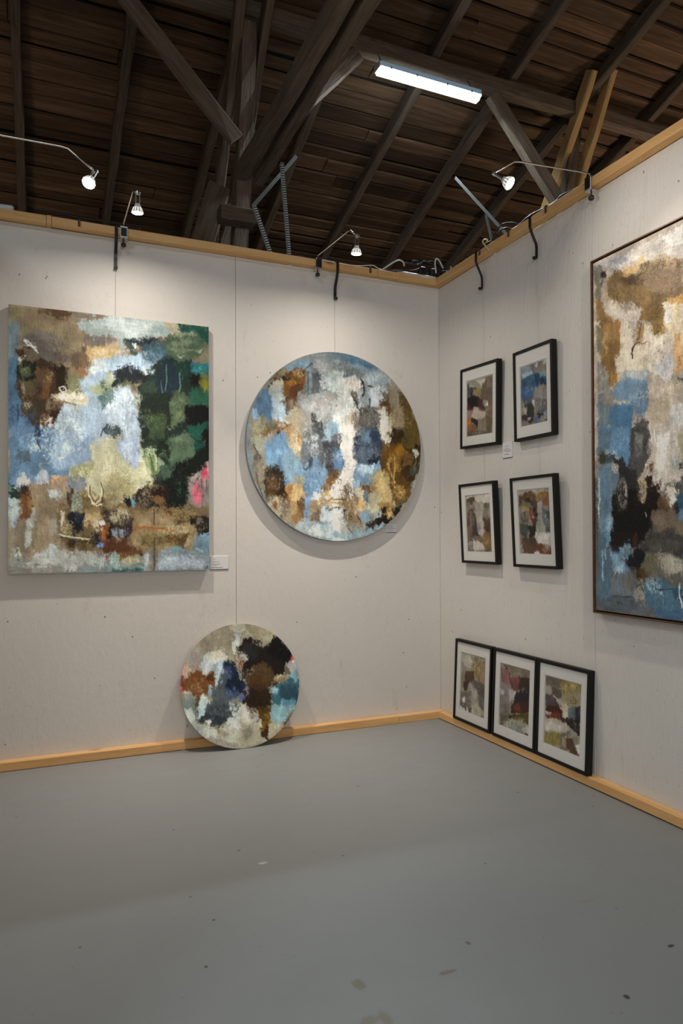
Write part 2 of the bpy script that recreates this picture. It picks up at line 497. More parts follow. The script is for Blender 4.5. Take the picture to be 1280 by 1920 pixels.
# ------------------------------------------------------------------ the booth: floor, walls, pine battens
H, RB, BH, BT, RT = 2.5, 2.463, 0.0414, 0.0430, 0.0460
LW = -2.47                           # the booth's side wall just left of the view


def struct(name, mb, m, label=None):
    o = mb.build(name, m); tag(o, label, None, None, 'structure'); return o


struct('floor', MB().box((-11, -16, -0.1), (13, 10, 0)), M['floor'])
# chipboard sheets with a hairline joint between neighbours: one wall each
g = 0.0016
mb = MB()
for a, b in ((LW, -1.2), (-1.2, 0.0)):
    mb.box((a + g / 2, 0, 0), (b - g / 2, 0.016, RB), 0.0012)
mb.box((LW, 0.012, 0.0), (0, 0.020, RB))
struct('wall_back', mb, M['wall_back'])
mb = MB()
for a, b in ((-1.222, 0.016), (-2.444, -1.222)):
    mb.box((0.0, a + g / 2, 0), (0.016, b - g / 2, RB), 0.0012)
mb.box((0.012, -2.444, 0), (0.020, 0.02, RB))
struct('wall_right', mb, M['wall_right'])
struct('wall_left', MB().box((LW - 0.016, -2.444, 0), (LW, 0.016, RB)).box((LW - 0.05, -2.444, RB), (LW, 0.016, H)), M['wall_back'])


def batten(name, A, B, w_, h_, label=None, rough=0.0009, parent=None):
    return timber(name, A, B, w_, h_, M['pine'], label, None, (0, 0, 1), parent, rough, None, 'structure', 0.003)


bz = BH / 2
# skirting laid on the floor: two lengths along the back wall meeting near the corner, one along the right wall
jx = at(748, 1352, 1, -BT).x
bb = batten('baseboard_back', (LW, -BT / 2, bz), (jx - 0.001, -BT / 2, bz), BT, BH, 'long pine batten on the floor along the back wall')
batten('baseboard_back', (jx + 0.001, -BT / 2, bz), (-0.001, -BT / 2, bz), BT, BH, 'short pine batten on the floor by the corner')
batten('baseboard_right', (-BT / 2, -BT - 0.001, bz + 0.002), (-BT / 2, -2.444, bz + 0.002), BT, BH - 0.003, 'pine batten on the floor along the right wall')
# rail along the top of the walls: three lengths on the back wall
tz = (RB + H) / 2; th = H - RB
x1_ = at(92, 405, 1, -RT).x; x2_ = at(708, 503, 1, -RT).x; x3_ = at(748, 510, 1, -RT).x
yr = -RT / 2
batten('trim_1', (LW, yr, tz), (x1_ - 0.012, yr, tz), RT, th, 'left end of the pine rail on top of the back wall')
batten('trim_2', (x1_ - 0.010, yr - 0.002, tz), (x1_ + 0.010, yr - 0.002, tz), RT, th + 0.004, 'pale offcut in the rail on top of the back wall')
batten('trim_3', (x1_ + 0.012, yr, tz), (x2_ - 0.001, yr, tz), RT, th, 'long middle length of the pine rail on the back wall')
batten('trim_4', (x2_ + 0.001, yr - 0.001, tz - 0.001), (x3_ - 0.001, yr - 0.001, tz - 0.001), RT, th, 'short pale length of the rail before the corner')
batten('trim_5', (x3_ + 0.001, yr, tz), (-RT, yr, tz), RT, th, 'last short length of the rail at the corner')
batten('trim_6', (-RT / 2, 0.016, tz), (-RT / 2, -2.444, tz), RT, th, 'pine rail on top of the right wall')

# ------------------------------------------------------------------ the barn: roof boarding, rafters, far walls
YE, YR_ = 9.0, -5.2                  # eave and ridge
XA, XB = -8.0, 12.0


def zr(y): return Z0 - SL * y


ce = bpy.data.objects.new('ceiling', None); COL.objects.link(ce); ce.empty_display_size = 0.1
tag(ce, 'boarded barn roof with rafters', None, None, 'structure')
cos_ = math.cos(math.atan(SL)); sin_ = math.sin(math.atan(SL))


def boarding(name, y0, y1, sign):
    """planks along X, laid up the slope; ragged edges, slight laps, joints on the rafters"""
    mb = MB(); y = y0; tones = []
    while y < y1:
        wd = rng.uniform(0.105, 0.15)
        x = XA + rng.uniform(-2, 0)
        while x < XB:
            L = rng.uniform(3.0, 5.2); xe = min(x + L, XB + 0.5)
            n = 8; lift = rng.uniform(-0.010, 0.008); tilt = rng.uniform(-0.004, 0.017)
            vs = []; fs = []
            for i in range(n + 1):
                xx = x + (xe - 0.006 - x) * i / n
                ya = y + rng.uniform(0.001, 0.016); yb = y + wd - rng.uniform(0.000, 0.014)
                for (yy, dz) in ((ya, lift - tilt), (yb, lift + tilt)):
                    zz = (zr(yy) if sign > 0 else zr(2 * YR_ - yy)) + dz
                    vs.append((xx, yy, zz)); vs.append((xx, yy, zz + 0.022))
            for i in range(n):
                a = i * 4; b = a + 4
                fs += [(a, a + 2, b + 2, b), (a + 1, b + 1, b + 3, a + 3), (a, b, b + 1, a + 1), (a + 2, a + 3, b + 3, b + 2)]
            fs += [(0, 1, 3, 2), (n * 4, n * 4 + 2, n * 4 + 3, n * 4 + 1)]
            mb.add(vs, fs); x = xe; tones += [rng.choice((0.55, 0.75, 0.9, 1.0, 1.0, 1.15, 1.35))] * len(vs)
        y += wd
    o = mb.build(name, M['board'], ce)
    ca = o.data.color_attributes.new('tone', 'FLOAT_COLOR', 'POINT')
    ca.data.foreach_set('color', [c for t in tones for c in (t, t, t, 1.0)])
    return o


boarding('roof_boarding', YR_, YE, 1)
boarding('roof_boarding', 2 * YR_ - YE, YR_, -1)
# dark felt above the boards closes the gaps
for s in (1, -1):
    ys = (YR_, YE) if s > 0 else (2 * YR_ - YE, YR_)
    vs = []
    for x in (XA, XB):
        for y in ys:
            z = zr(y if s > 0 else 2 * YR_ - y)
            vs += [(x, y, z + 0.035), (x, y, z + 0.06)]
    MB().add(vs, [(0, 2, 6, 4), (1, 5, 7, 3), (0, 1, 3, 2), (4, 6, 7, 5), (0, 4, 5, 1), (2, 3, 7, 6)]).build('roofing_felt', M['void'], ce)
SP = 0.7225                          # rafter spacing
RD, RW = 0.105, 0.068
RX_ = [-2.27 + SP * k for k in range(-7, 19)]
XT1, XT2 = -2.27 + SP * 2, -2.27 + SP * 6
for x in RX_:
    if XA + .3 < x < XB - .3:
        oz = -0.012 - RD / 2
        timber('rafter', (x, YR_, zr(YR_) + oz), (x, YE, zr(YE) + oz), RW, RD, M['rafter'], None, None, (0, sin_, cos_), ce, 0.005)
def vwall(name, a, b): struct(name, MB().box(a, b), M['barn_wall'])


vwall('wall_barn_far', (XA - 1, YE, 0), (XB + 1, YE + 0.1, zr(YE) + 0.1))
vwall('wall_barn_near', (XA - 1, 2 * YR_ - YE - 0.1, 0), (XB + 1, 2 * YR_ - YE, zr(YE) + 0.1))
vwall('wall_barn_left', (XA - 0.1, 2 * YR_ - YE, 0), (XA, YE, 8.2))
vwall('wall_barn_right', (XB, 2 * YR_ - YE, 0), (XB + 0.1, YE, 8.2))

# ------------------------------------------------------------------ the roof frame behind the booth
X1, X2 = XT1, XT2            # rafters that stand over the two frames
PY = at_roof(870, 130, 0.115).y       # line of the purlin
PZ = zr(PY) - 0.119 - 0.056
timber('purlin', (XA + .2, PY, PZ), (at(1082, 224, 1, PY).x, PY, PZ), 0.095, 0.108, M['old_grey'],
       'long horizontal purlin carrying the rafters, above the tube light', 'beam', (0, 0, 1))
timber('purlin', (at(1122, 236, 1, PY).x, PY, PZ), (XB - .2, PY, PZ), 0.095, 0.108, M['old_grey'],
       'horizontal purlin continuing to the right of the yellow timbers', 'beam', (0, 0, 1))


def on_py(px, py): return at(px, py, 1, PY)


a = on_py(467, 75); b = on_py(447, 470)
d = (b - a) / (b.z - a.z)
timber('post', Vector((a.x, PY, PZ - 0.1)), b + d * (0.0 - b.z), 0.10, 0.12, M['old_grey'],
       'weathered upright post behind the back wall under the left roof frame', 'post', (0, 1, 0), rough=0.008)
a = on_py(1097, 215); b = on_py(1079, 350)
d = (b - a) / (b.z - a.z)
timber('post', Vector((a.x, PY + 0.12, PZ + 0.05)), b + d * (0.0 - b.z) + Vector((0, 0.12, 0)), 0.075, 0.095, M['old_grey'],
       'grey upright post behind the right wall, between the yellow timbers', 'post', (0, 1, 0), rough=0.008)
yb_ = PY - 0.085
timber('knee_brace', at(232, -12, 1, yb_), at(443, 262, 1, yb_), 0.055, 0.105, M['old_grey'],
       'slanting brace coming from the upper left down to the left post', 'beam', (1, 0, 0))
timber('knee_brace', at(492, 262, 1, PY - .02), at(668, 102, 1, PY - .02), 0.055, 0.11, M['old_grey'],
       'pale curved brace from the left post up to the purlin, behind the paired tie beams', 'beam', (1, 0, 0))
timber('knee_brace', at(922, 178, 1, PY - .02), at(1052, 388, 1, PY - .02), 0.07, 0.12, M['old_grey'],
       'slanting pale brace right of the tube light, from the purlin down behind the right wall', 'beam', (1, 0, 0))
ZT = 3.45
for (px, py, ye, lab) in ((633, 0, None, 'left of the two long tie beams running overhead from the left post'),
                          (687, 0, None, 'right of the two long tie beams running overhead from the left post')):
    xx = at(px, py, 2, ZT).x
    ye = PY + 0.22 if px == 633 else PY - 0.05
    timber('tie_beam', (xx, ye, ZT), (xx, -9.5, ZT), 0.068, 0.115, M['old_grey'], lab, 'beam', (0, 0, 1), rough=0.007)
a = at(410, 402, 1, PY - 0.14); b = at(476, 414, 1, PY - 0.14)
timber('collar_block', (a.x, PY - 0.14, a.z), (b.x, PY - 0.14, a.z), 0.12, 0.09, M['old'],
       'short brown block under the tie beam ends at the left post', 'beam', (0, 0, 1))


# steep struts clasping the rafter, left frame
def steep(q1, q2, X, w_, h_, m, lab):
    a = at(*q1, 0, X); b = at(*q2, 0, X)
    d = (b - a) / (b.z - a.z)
    up = (zr(a.y) - 0.02 - a.z) / (1 + SL * d.y)
    a2 = a + d * up
    b2 = b + d * (0.6 - b.z)
    timber('strut', a2, b2, w_, h_, m, lab, 'beam', (0, 1, 0), rough=0.006)


steep((450, 4), (398, 450), X1 - 0.085, 0.06, 0.12, M['old'], 'dark steep strut on the left side of the left post')
steep((500, 24), (437, 452), X1 + 0.10, 0.06, 0.12, M['old'], 'dark steep strut on the right side of the left post')
a = at(372, 452, 1, 1.2); b = at(410, 350, 1, 1.2)
timber('strut', a - Vector((0.25, 0, 0.9)), b, 0.07, 0.15, M['old'], 'short slanting strut at the foot of the left post, leftmost', 'beam', (1, 0, 0))
a = at(420, 455, 1, 1.25); b = at(437, 400, 1, 1.25)
timber('strut', a - Vector((0.2, 0, 0.9)), b, 0.05, 0.09, M['old_grey'], 'small slanting strut tucked between the left post and the wall rail', 'beam', (1, 0, 0))
steep((1102, 150), (1022, 400), X2 - 0.085, 0.055, 0.105, M['newbeam'], 'left of the two fresh yellow timbers slanting above the right wall')
steep((1141, 150), (1088, 330), X2 + 0.085, 0.055, 0.09, M['newbeam'], 'right of the two fresh yellow timbers slanting above the right wall')

# slotted steel angles that brace the booth walls from behind
def angle_iron(A, B, lab, side=(0, 1, 0), m='slotted', w_=0.010):
    A, B = Vector(A), Vector(B); L = (B - A).length; ex = (B - A).normalized()
    ez = Vector(side); ez = (ez - ex * ez.dot(ex)).normalized(); ey = ez.cross(ex)
    mb = MB().box((0, -w_, -0.001), (L, w_, 0.001)).box((0, w_ - 0.002, 0), (L, w_, 0.020))
    o = mb.build('slotted_steel_angle' if m == 'slotted' else 'steel_strut', M[m])
    mw = Matrix.Identity(4)
    for i in range(3): mw[i][0] = ex[i]; mw[i][1] = ey[i]; mw[i][2] = ez[i]; mw[i][3] = A[i]
    o.matrix_world = mw; tag(o, lab, 'bracket')
    return o


yy = 0.45
p = at(476, 382, 1, yy); q = at(509, 478, 1, yy); angle_iron(p, p + (q - p) * ((p.z) / (p.z - q.z)), 'short perforated steel angle slanting down behind the back wall, nearer the left post')
p = at(529, 305, 1, yy + .05); q = at(543, 480, 1, yy + .05); angle_iron(p, p + (q - p) * ((p.z) / (p.z - q.z)), 'tall near-upright perforated steel angle behind the back wall')
angle_iron(at(475, 385, 1, yy - .01), at(556, 292, 1, yy + .15), 'steel angle rising to the right from the foot of the tie beams')
xx = 0.45
p = at(910, 402, 0, xx); q = at(921, 450, 0, xx); angle_iron(p, p + (q - p) * ((p.z) / (p.z - q.z)), 'short upright steel angle behind the right wall near the corner', (1, 0, 0))
angle_iron(at(853, 333, 0, xx + .2), at(948, 438, 0, xx), 'long thin shade-darkened steel strut slanting down behind the right wall near the corner', (1, 0, 0), 'galv_shaded')
# ------------------------------------------------------------------ tube light
def to_mw(o, parent):
    pass


fa = at(708, 134, 1, PY - 0.13); fb = at(896, 190, 1, PY - 0.13)
fz = (fa.z + fb.z) / 2
fl = empty('fluorescent_light', T((fa.x + fb.x) / 2, PY - 0.13, fz + 0.025), 'lit fluorescent batten light fixed below the purlin', 'light')
L = fb.x - fa.x; hl = L / 2
MB().box((-hl, -0.043, 0.0), (hl, 0.043, 0.036), 0.004).build('housing', M['housing_glow'], fl)
mb = MB()
pr = [(-0.040, 0.0), (-0.036, -0.024), (-0.022, -0.036), (0.022, -0.036), (0.036, -0.024), (0.040, 0.0)]
vs = [(x, y, z) for x in (-hl + 0.006, hl - 0.006) for y, z in pr]; n = len(pr)
mb.add(vs, [tuple(range(n)), tuple(range(2 * n - 1, n - 1, -1))] + [(k, k + n, (k + 1) % n + n, (k + 1) % n) for k in range(n)])
mb.build('diffuser', M['tube_glow'], fl)
l = bpy.data.lights.new('tube_light', 'AREA'); l.shape = 'RECTANGLE'; l.size = L - 0.04; l.size_y = 0.04; l.energy = P_TUBE; l.color = COOL
lo = bpy.data.objects.new('tube_light', l); COL.objects.link(lo); lo.parent = fl; lo.location = (0, 0, -0.0375)
for s in (-1, 1):
    MB().box((s * hl, -0.042, -0.012), (s * (hl + 0.006), 0.042, 0.036), 0.002).build('end_cap', M['white_plastic'], fl)
    MB().tube([(s * (hl - 0.04), 0.0, 0.036), (s * (hl - 0.04), 0.08, max(0.06, PZ - 0.06 - fz - 0.03))], 0.006, 8).build('mounting_rod', M['chrome'], fl)
for s in (-0.8, -0.3, 0.3, 0.8):
    MB().box((s * hl - 0.006, -0.046, -0.010), (s * hl + 0.006, -0.039, 0.008), 0.001).build('clip', M['chrome'], fl)


# ------------------------------------------------------------------ clip-on spotlights
def spotlight(label, clip_mw, pts, head_at, head_dir, power, beam=1.0, group=None):
    """clip_mw: clamp frame, local -Y out of the wall, local z = 0 on the rail top; pts: arm path in the world"""
    inv = clip_mw.inverted()
    root = empty('clip_spotlight', clip_mw, label, 'lamp', group)
    # C-shaped clamp over the rail
    (MB().box((-0.017, -0.056, -0.048), (0.017, -0.050, 0.006), 0.001).box((-0.017, -0.056, 0.002), (0.017, 0.004, 0.006), 0.001)
     .box((-0.017, -0.056, -0.052), (0.017, -0.018, -0.048), 0.001)).build('clamp', M['chrome'], root)
    MB().box((-0.013, -0.0572, -0.043), (0.013, -0.0560, -0.004), 0.0005).build('clamp_pad', M['black_plastic'], root)
    (MB().tube([(0, -0.036, -0.052), (0, -0.036, -0.070)], 0.003, 8).tube([(0, -0.036, -0.068), (0, -0.036, -0.072), (0, -0.036, -0.084), (0, -0.036, -0.087)],
     [0.006, 0.0115, 0.0115, 0.008], 14)).build('clamp_knob', M['black_plastic'], root, True)
    loc = [inv @ Vector(p) for p in pts]
    base = Vector((0, -0.042, 0.004))
    path = [base, base + Vector((0, -0.002, 0.018))]
    prev = path[-1]
    for i, p in enumerate(loc):
        d = (p - prev)
        if i < len(loc) - 1:
            path.append(prev + d * (1 - min(0.3, 0.02 / max(d.length, 1e-3))))
            path.append(p + (loc[i + 1] - p).normalized() * 0.006)
        else:
            path.append(p)
        prev = p
    MB().tube(path, 0.0036, 10).build('arm', M['chrome'], root, True)
    hd = (inv.to_3x3() @ Vector(head_dir)).normalized()
    q = (-hd).to_track_quat('Z', 'Y').to_matrix().to_4x4()
    hm = Matrix.Translation(inv @ Vector(head_at)) @ q
    head = MB().tube([(-0.012, 0, 0), (0.012, 0, 0)], 0.005, 10).tube([(0, 0, 0.006), (0, 0, -0.006)], 0.007, 10).box((-0.011, -0.004, -0.009), (0.011, 0.004, -0.004), 0.001)
    o = head.build('swivel_joint', M['chrome'], root); o.matrix_local = hm
    for s in (-1, 1):
        o = MB().box((s * 0.008 - 0.0028, -0.004, -0.056), (s * 0.008 + 0.0028, 0.004, -0.006), 0.0012).build('lamp_prong', M['chrome'], root); o.matrix_local = hm
    bb_ = MB().tube([(0, 0, -0.046), (0, 0, -0.054), (0, 0, -0.062), (0, 0, -0.072), (0, 0, -0.082), (0, 0, -0.0835)],
                    [0.010, 0.0125, 0.0165, 0.0215, 0.0245, 0.0235], 28)
    o = bb_.build('bulb', M['bulb_body'], root, True); o.matrix_local = hm
    sl = MB()
    for k in range(12):
        a = 2 * math.pi * k / 12
        e = Vector((math.cos(a), math.sin(a), 0)); t = Vector((-math.sin(a), math.cos(a), 0))
        A_ = e * 0.0172 + Vector((0, 0, -0.0625)); B_ = e * 0.0248 + Vector((0, 0, -0.0815))
        sl.bar(A_, B_, 0.0052, 0.0012, t)
    c = sl.build('bulb_slots', M['bulb_rim'], o)
    f = MB().tube([(0, 0, -0.0830), (0, 0, -0.0848)], [0.0235, 0.0215], 28).build('bulb_face', M['bulb_glow'], o)
    l = bpy.data.lights.new('spot_beam', 'AREA'); l.shape = 'DISK'; l.size = 0.044; l.energy = power; l.color = WARM; l.spread = R(165)
    lo = bpy.data.objects.new('spot_beam', l); COL.objects.link(lo); lo.parent = root
    lo.matrix_local = hm @ Matrix.Translation((0, 0, -0.0855))
    l = bpy.data.lights.new('centre_beam', 'AREA'); l.shape = 'DISK'; l.size = 0.030; l.energy = P_BEAM * beam; l.color = WARM; l.spread = R(75)
    lo = bpy.data.objects.new('centre_beam', l); COL.objects.link(lo); lo.parent = root
    lo.matrix_local = hm @ Matrix.Translation((0, 0, -0.0857))
    return root


def back_clip(x): return T(x, -0.0, H)


def right_clip(y): return T(0, y, H) @ RZ(-90)


def left_clip(y): return T(LW, y, H) @ RZ(90)


cx = at(597, 497, 1, -0.05).x
e = at(655, 431, 0, cx); k = at(669, 442, 1, e.y - 0.05)
spotlight('short chrome clip lamp clamped above the large round painting', back_clip(cx), [e, k], k, (0.0, 0.10, -1), P_SPOT)
cx = at(232, 440, 1, -0.05).x
e = at(250, 355, 0, cx); k = at(258, 361, 1, e.y - 0.03)
spotlight('short chrome clip lamp clamped above the green and blue canvas', back_clip(cx), [e, k], k, (0.0, 0.10, -1), P_SPOT)
yl = -0.70
k = at(178, 322, 1, yl)
spotlight('glaring clip lamp on a long arm reaching in from the left edge', left_clip(yl), [at(0, 253, 1, yl), at(125, 276, 1, yl), k], k, (-0.30, -0.50, -0.80), P_SPOT * 0.5, 0.2)
yr4 = at(1103, 345, 0, -0.05).y
k = at(926, 326, 1, yr4)
spotlight('glaring clip lamp on a long arm clamped to the right wall rail', right_clip(yr4), [at(965, 302, 1, yr4), k], k, (0.42, -0.62, -0.66), P_SPOT * 0.35, 0.2)
k = Vector((-0.48, -2.28, 2.45))
spotlight('clip lamp above the far end of the tall framed canvas', right_clip(-2.30), [Vector((-0.42, -2.30, 2.50)), k], k, (0.30, 0.35, -0.9), P_SPOT * 0.85, 0.2)


# ------------------------------------------------------------------ strap hooks over the rail and nylon lines
def strap(mw, label):
    path = [(0.020, -0.020), (0.020, 0.004), (-0.0495, 0.004), (-0.0495, -0.048), (-0.040, -0.072), (-0.016, -0.118), (-0.0125, -0.135),
            (-0.0125, -0.183), (-0.017, -0.191), (-0.028, -0.190), (-0.031, -0.180)]
    mb = MB()
    t = 0.003
    for (a, b) in zip(path[:-1], path[1:]):
        mb.bar((0, a[0], a[1]), (0, b[0], b[1]), 0.015, t, (1, 0, 0))
    # rounded lip
    mb.tube([(-0.0075, -0.024, -0.186), (0.0075, -0.024, -0.186)], 0.006, 12)
    o = mb.build('picture_hook', M['black_metal']); o.matrix_world = mw
    tag(o, label, 'hook'); return o


hx1 = at(217, 470, 1, -0.02).x; hx2 = at(629, 530, 1, -0.02).x
hy3 = at(901, 525, 0, -0.02).y; hy4 = at(1003, 468, 0, -0.02).y
strap(T(hx1, 0, H), 'black steel strap hook above the green and blue canvas')
strap(T(hx2, 0, H), 'black steel strap hook above the large round painting')
strap(T(0, hy3, H) @ RZ(-90), 'black strap hook on the right wall rail, the one nearer the corner')
strap(T(0, hy4, H) @ RZ(-90), 'black strap hook on the right wall rail, above the blue framed print')


def line(a, b, label):
    o = MB().tube([a, b], 0.0008, 6).build('hanging_line', M['nylon']); tag(o, label, 'string')


line((hx1, -0.006, 2.318), (hx1, -0.006, 2.05), 'clear line from hook down to the green and blue canvas')
line((hx2, -0.006, 2.318), (hx2, -0.006, 1.98), 'clear line from hook down to the large round painting')
line((-0.006, hy3, 2.318), (-0.006, hy3, 1.30), 'clear line down behind the two framed prints nearer the corner')
line((-0.006, hy4, 2.318), (-0.006, hy4, 1.30), 'clear line down behind the blue framed print')


# ------------------------------------------------------------------ cables and small things on the rails
def smooth_path(pts, n=6):
    pts = [Vector(p) for p in pts]; out = []
    P = [pts[0]] + pts + [pts[-1]]
    for i in range(1, len(P) - 2):
        for j in range(n):
            t = j / n
            out.append(0.5 * ((2 * P[i]) + (-P[i - 1] + P[i + 1]) * t + (2 * P[i - 1] - 5 * P[i] + 4 * P[i + 1] - P[i + 2]) * t * t +
                              (-P[i - 1] + 3 * P[i] - 3 * P[i + 1] + P[i + 2]) * t ** 3))
    out.append(pts[-1]); return out


def cable(px, ax, plane, r, m, label):
    pts = []
    for i, (x, y) in enumerate(px):
        pl = plane[i] if isinstance(plane, (list, tuple)) else plane
        p = at(x, y, ax, pl); p.z = max(p.z, H + r); pts.append(p)
    o = MB().tube(smooth_path(pts), r, 8).build('power_cable', m, None, True); tag(o, label, 'cable')


def zz(pts, ox, oy, s): return [(ox + x / s, oy + y / s) for x, y in pts]


cable([(1104, 347), (1082, 362)] + zz([(1240, 420), (1180, 480), (1100, 540), (1000, 590), (880, 650), (800, 710), (720, 780), (640, 830), (560, 815), (470, 870), (400, 965), (310, 1005), (250, 1060)], 860, 300, 6.4),
      0, -0.030, 0.0042, M['cable_black'], 'black cable snaking along the top of the right wall rail')
cable(zz([(725, 775), (640, 752), (540, 765), (460, 830), (410, 930), (380, 985)], 860, 300, 6.4), 0, -0.020, 0.0036, M['cable_black'],
      'arched loop of black cable on the right wall rail near the corner')
Z8 = (640, 460, 6.4)
cable(zz([(490, 293), (560, 245), (640, 195), (700, 178), (742, 205), (752, 250)], *Z8), 1, 0.0, 0.0042, M['cable_white'], 'arched white cable left of the power strip')
cable(zz([(1135, 335), (1122, 200), (1148, 162), (1180, 198), (1218, 275)], *Z8), 1, -0.005, 0.0046, M['cable_white'], 'upright white cable loop close to the corner')
cable(zz([(-240, 170), (-60, 205), (110, 238), (240, 245), (370, 240), (430, 270), (500, 296)], *Z8), 1, -0.015, 0.0022, M['cable_white'], 'thin pale cable lying along the back rail right of the hook')
cable(zz([(500, 300), (620, 305), (720, 306), (860, 302), (945, 268), (925, 205), (870, 186), (850, 200), (900, 230)], *Z8), 1, -0.025, 0.0042, M['cable_black'], 'black cable crossing in front of the white power strip')
cable(zz([(752, 208), (830, 218), (905, 235), (960, 215), (990, 192), (1040, 205), (1120, 250), (1200, 315)], *Z8), 1, 0.005, 0.0042, M['cable_black'], 'black cable looped over the power strip')
cable(zz([(1030, 205), (1080, 194), (1150, 215), (1200, 270), (1245, 300)], *Z8), 1, 0.012, 0.004, M['cable_black'], 'short black cable bent down into the corner')
cable([(470, 470), (500, 475), (530, 479), (560, 481), (590, 490), (625, 497)], 1, -0.005, 0.004, M['cable_black'], 'black cable lying on the back rail between the steel angle and the clip lamp')
cable([(60, 390), (100, 398), (150, 408), (190, 414), (228, 422), (262, 430)], 1, -0.005, 0.004, M['cable_black'], 'black cable on the back rail above the green and blue canvas')
a = at(742, 508, 1, 0.03); b = at(828, 516, 1, 0.03)
ps = empty('power_strip', T((a.x - 0.01) / 2, 0.035, H), 'white multi-socket power strip lying on the rail at the corner', 'power strip')
hw = abs(a.x + 0.01) / 2
MB().box((-hw, -0.03, 0.0), (hw, 0.03, 0.034), 0.005).build('strip_body', M['white_plastic'], ps)
for i in range(3):
    MB().box((-hw + 0.15 + i * 0.075, -0.02, 0.034), (-hw + 0.19 + i * 0.075, 0.02, 0.085), 0.006).build('plug', M['black_plastic'], ps)
a = at(26, 386, 1, 0.0)
o = MB().tube([(LW + 0.02, 0.02, H + 0.019), (a.x - 0.006, 0.0, H + 0.019), (a.x, 0.0, H + 0.019)], [0.019, 0.019, 0.013], 20).build('plastic_pipe', M['white_plastic'], None, False)
tag(o, 'pale plastic pipe end lying on the back rail at the far left', 'pipe')
for (px, py, ax, lab) in ((148, 414, 1, 'small brown cable clip on the back rail left of the first hook'), (694, 506, 1, 'small brown cable clip on the back rail right of the second hook'),
                          (953, 436, 0, 'small brown cable clip on the right rail under the black cable loop'), (899, 469, 0, 'small brown cable clip on the right rail beside the corner hook'),
                          (1023, 388, 0, 'small brown cable clip on the right rail where the yellow timber passes')):
    p = at(px, py, ax, -0.050)
    mb = MB().box((-0.005, -0.0545, -0.030), (0.005, -0.0495, 0.002), 0.001).box((-0.005, -0.0545, 0.0), (0.005, -0.02, 0.003), 0.0005)
    o = mb.build('cable_clip', M['brown_clip']); o.matrix_world = T(p.x, 0, H) if ax == 1 else T(0, p.y, H) @ RZ(-90)
    tag(o, lab, 'clip')
p = at(907, 458, 0, -0.03)
pts = [at(x, y, 0, -0.05) for x, y in zz([(360, 1080), (310, 1020), (285, 985), (300, 955), (345, 960), (330, 990)], 860, 300, 6.4)]
o = MB().tube(smooth_path(pts), 0.0035, 6).build('cable_tie', M['yellow_tag'], None, True); tag(o, 'pale yellow curled tie on the right rail by the corner', 'cable tie')
p = at(848, 497, 0, -0.01)
o = MB().box((-0.012, -0.001, 0), (0.012, 0.001, 0.03), 0.0005).build('paper_tag', M['yellow_tag']); o.matrix_world = T(-0.02, p.y, H + 0.001) @ RZ(35) @ RY(12)
tag(o, 'small pale yellow tag standing on the rail in the corner', 'tag')


# ------------------------------------------------------------------ label cards beside the works
def label_card(mw, w_, h_, lines, lab):
    root = empty('label_card', mw, lab, 'label')
    MB().box((-w_ / 2, -0.0035, 0), (w_ / 2, 0, h_), 0.0006).build('card', M['card'], root)
    tx = MB()
    for (x, z, l, t) in lines:
        # tiny broken words on one line of print
        xx = x; rr = random.Random(int(z * 10000) + 3)
        while xx < x + l:
            s = min(rr.uniform(0.004, 0.010), x + l - xx)
            tx.box((xx, -0.0040, z), (xx + s, -0.0034, z + t)); xx += s + 0.0016
    tx.build('printed_text', M['ink'], root)
    MB().box((-w_ / 2, -0.0030, -0.0022), (w_ / 2, 0, -0.0002)).build('card_shadow_strip', M['black_plastic'], root)  # black strip stands for the shadow under the card
    return root


p = at(411, 1067, 1, 0)
label_card(T(p.x, 0, p.z), 0.092, 0.066, [(-0.030, 0.048, 0.008, .0012), (-0.034, 0.036, 0.034, .0014), (-0.036, 0.024, 0.040, .0018), (-0.028, 0.017, 0.014, .0012), (-0.040, 0.008, 0.058, .0020)],
           'small white label card at the lower right of the green and blue canvas')
p = at(733, 998, 1, 0)
label_card(T(p.x, 0, p.z), 0.066, 0.046, [(-0.020, 0.034, 0.03, .0013), (-0.026, 0.026, 0.036, .0014), (-0.026, 0.018, 0.05, .0016), (-0.024, 0.008, 0.034, .0012)],
           'small white label card in the shadow under the large round painting')
p = at(952, 858, 0, 0)
label_card(T(0, p.y, p.z) @ RZ(-90), 0.078, 0.078, [(-0.022, 0.055, 0.03, .0014), (-0.022, 0.044, 0.034, .0018), (-0.033, 0.036, 0.060, .0018), (-0.020, 0.029, 0.046, .0014), (-0.025, 0.016, 0.036, .0018)],
           'small white label card between the four framed prints on the right wall')
# ------------------------------------------------------------------ the paintings: every patch of paint laid down as a ragged polygon
def s2l(c):
    c = np.asarray(c, float)
    return np.where(c <= 0.04045, c / 12.92, ((c + 0.055) / 1.055) ** 2.4)


def hexc(h): return np.array([int(h[i:i + 2], 16) / 255.0 for i in (0, 2, 4)])


def vnoise(h, w_, cy, cx, r):
    """smooth value noise, cells of cy x cx texels, in -1..1"""
    gy, gx = int(h / cy) + 3, int(w_ / cx) + 3
    g_ = r.uniform(-1, 1, (gy, gx))
    y = np.arange(h) / cy; x = np.arange(w_) / cx
    yi = y.astype(int); xi = x.astype(int); fy = y - yi; fx = x - xi
    fy = fy * fy * (3 - 2 * fy); fx = fx * fx * (3 - 2 * fx)
    a = g_[yi][:, xi]; b = g_[yi][:, xi + 1]; c = g_[yi + 1][:, xi]; d = g_[yi + 1][:, xi + 1]
    return (a * (1 - fx) + b * fx) * (1 - fy[:, None]) + (c * (1 - fx) + d * fx) * fy[:, None]


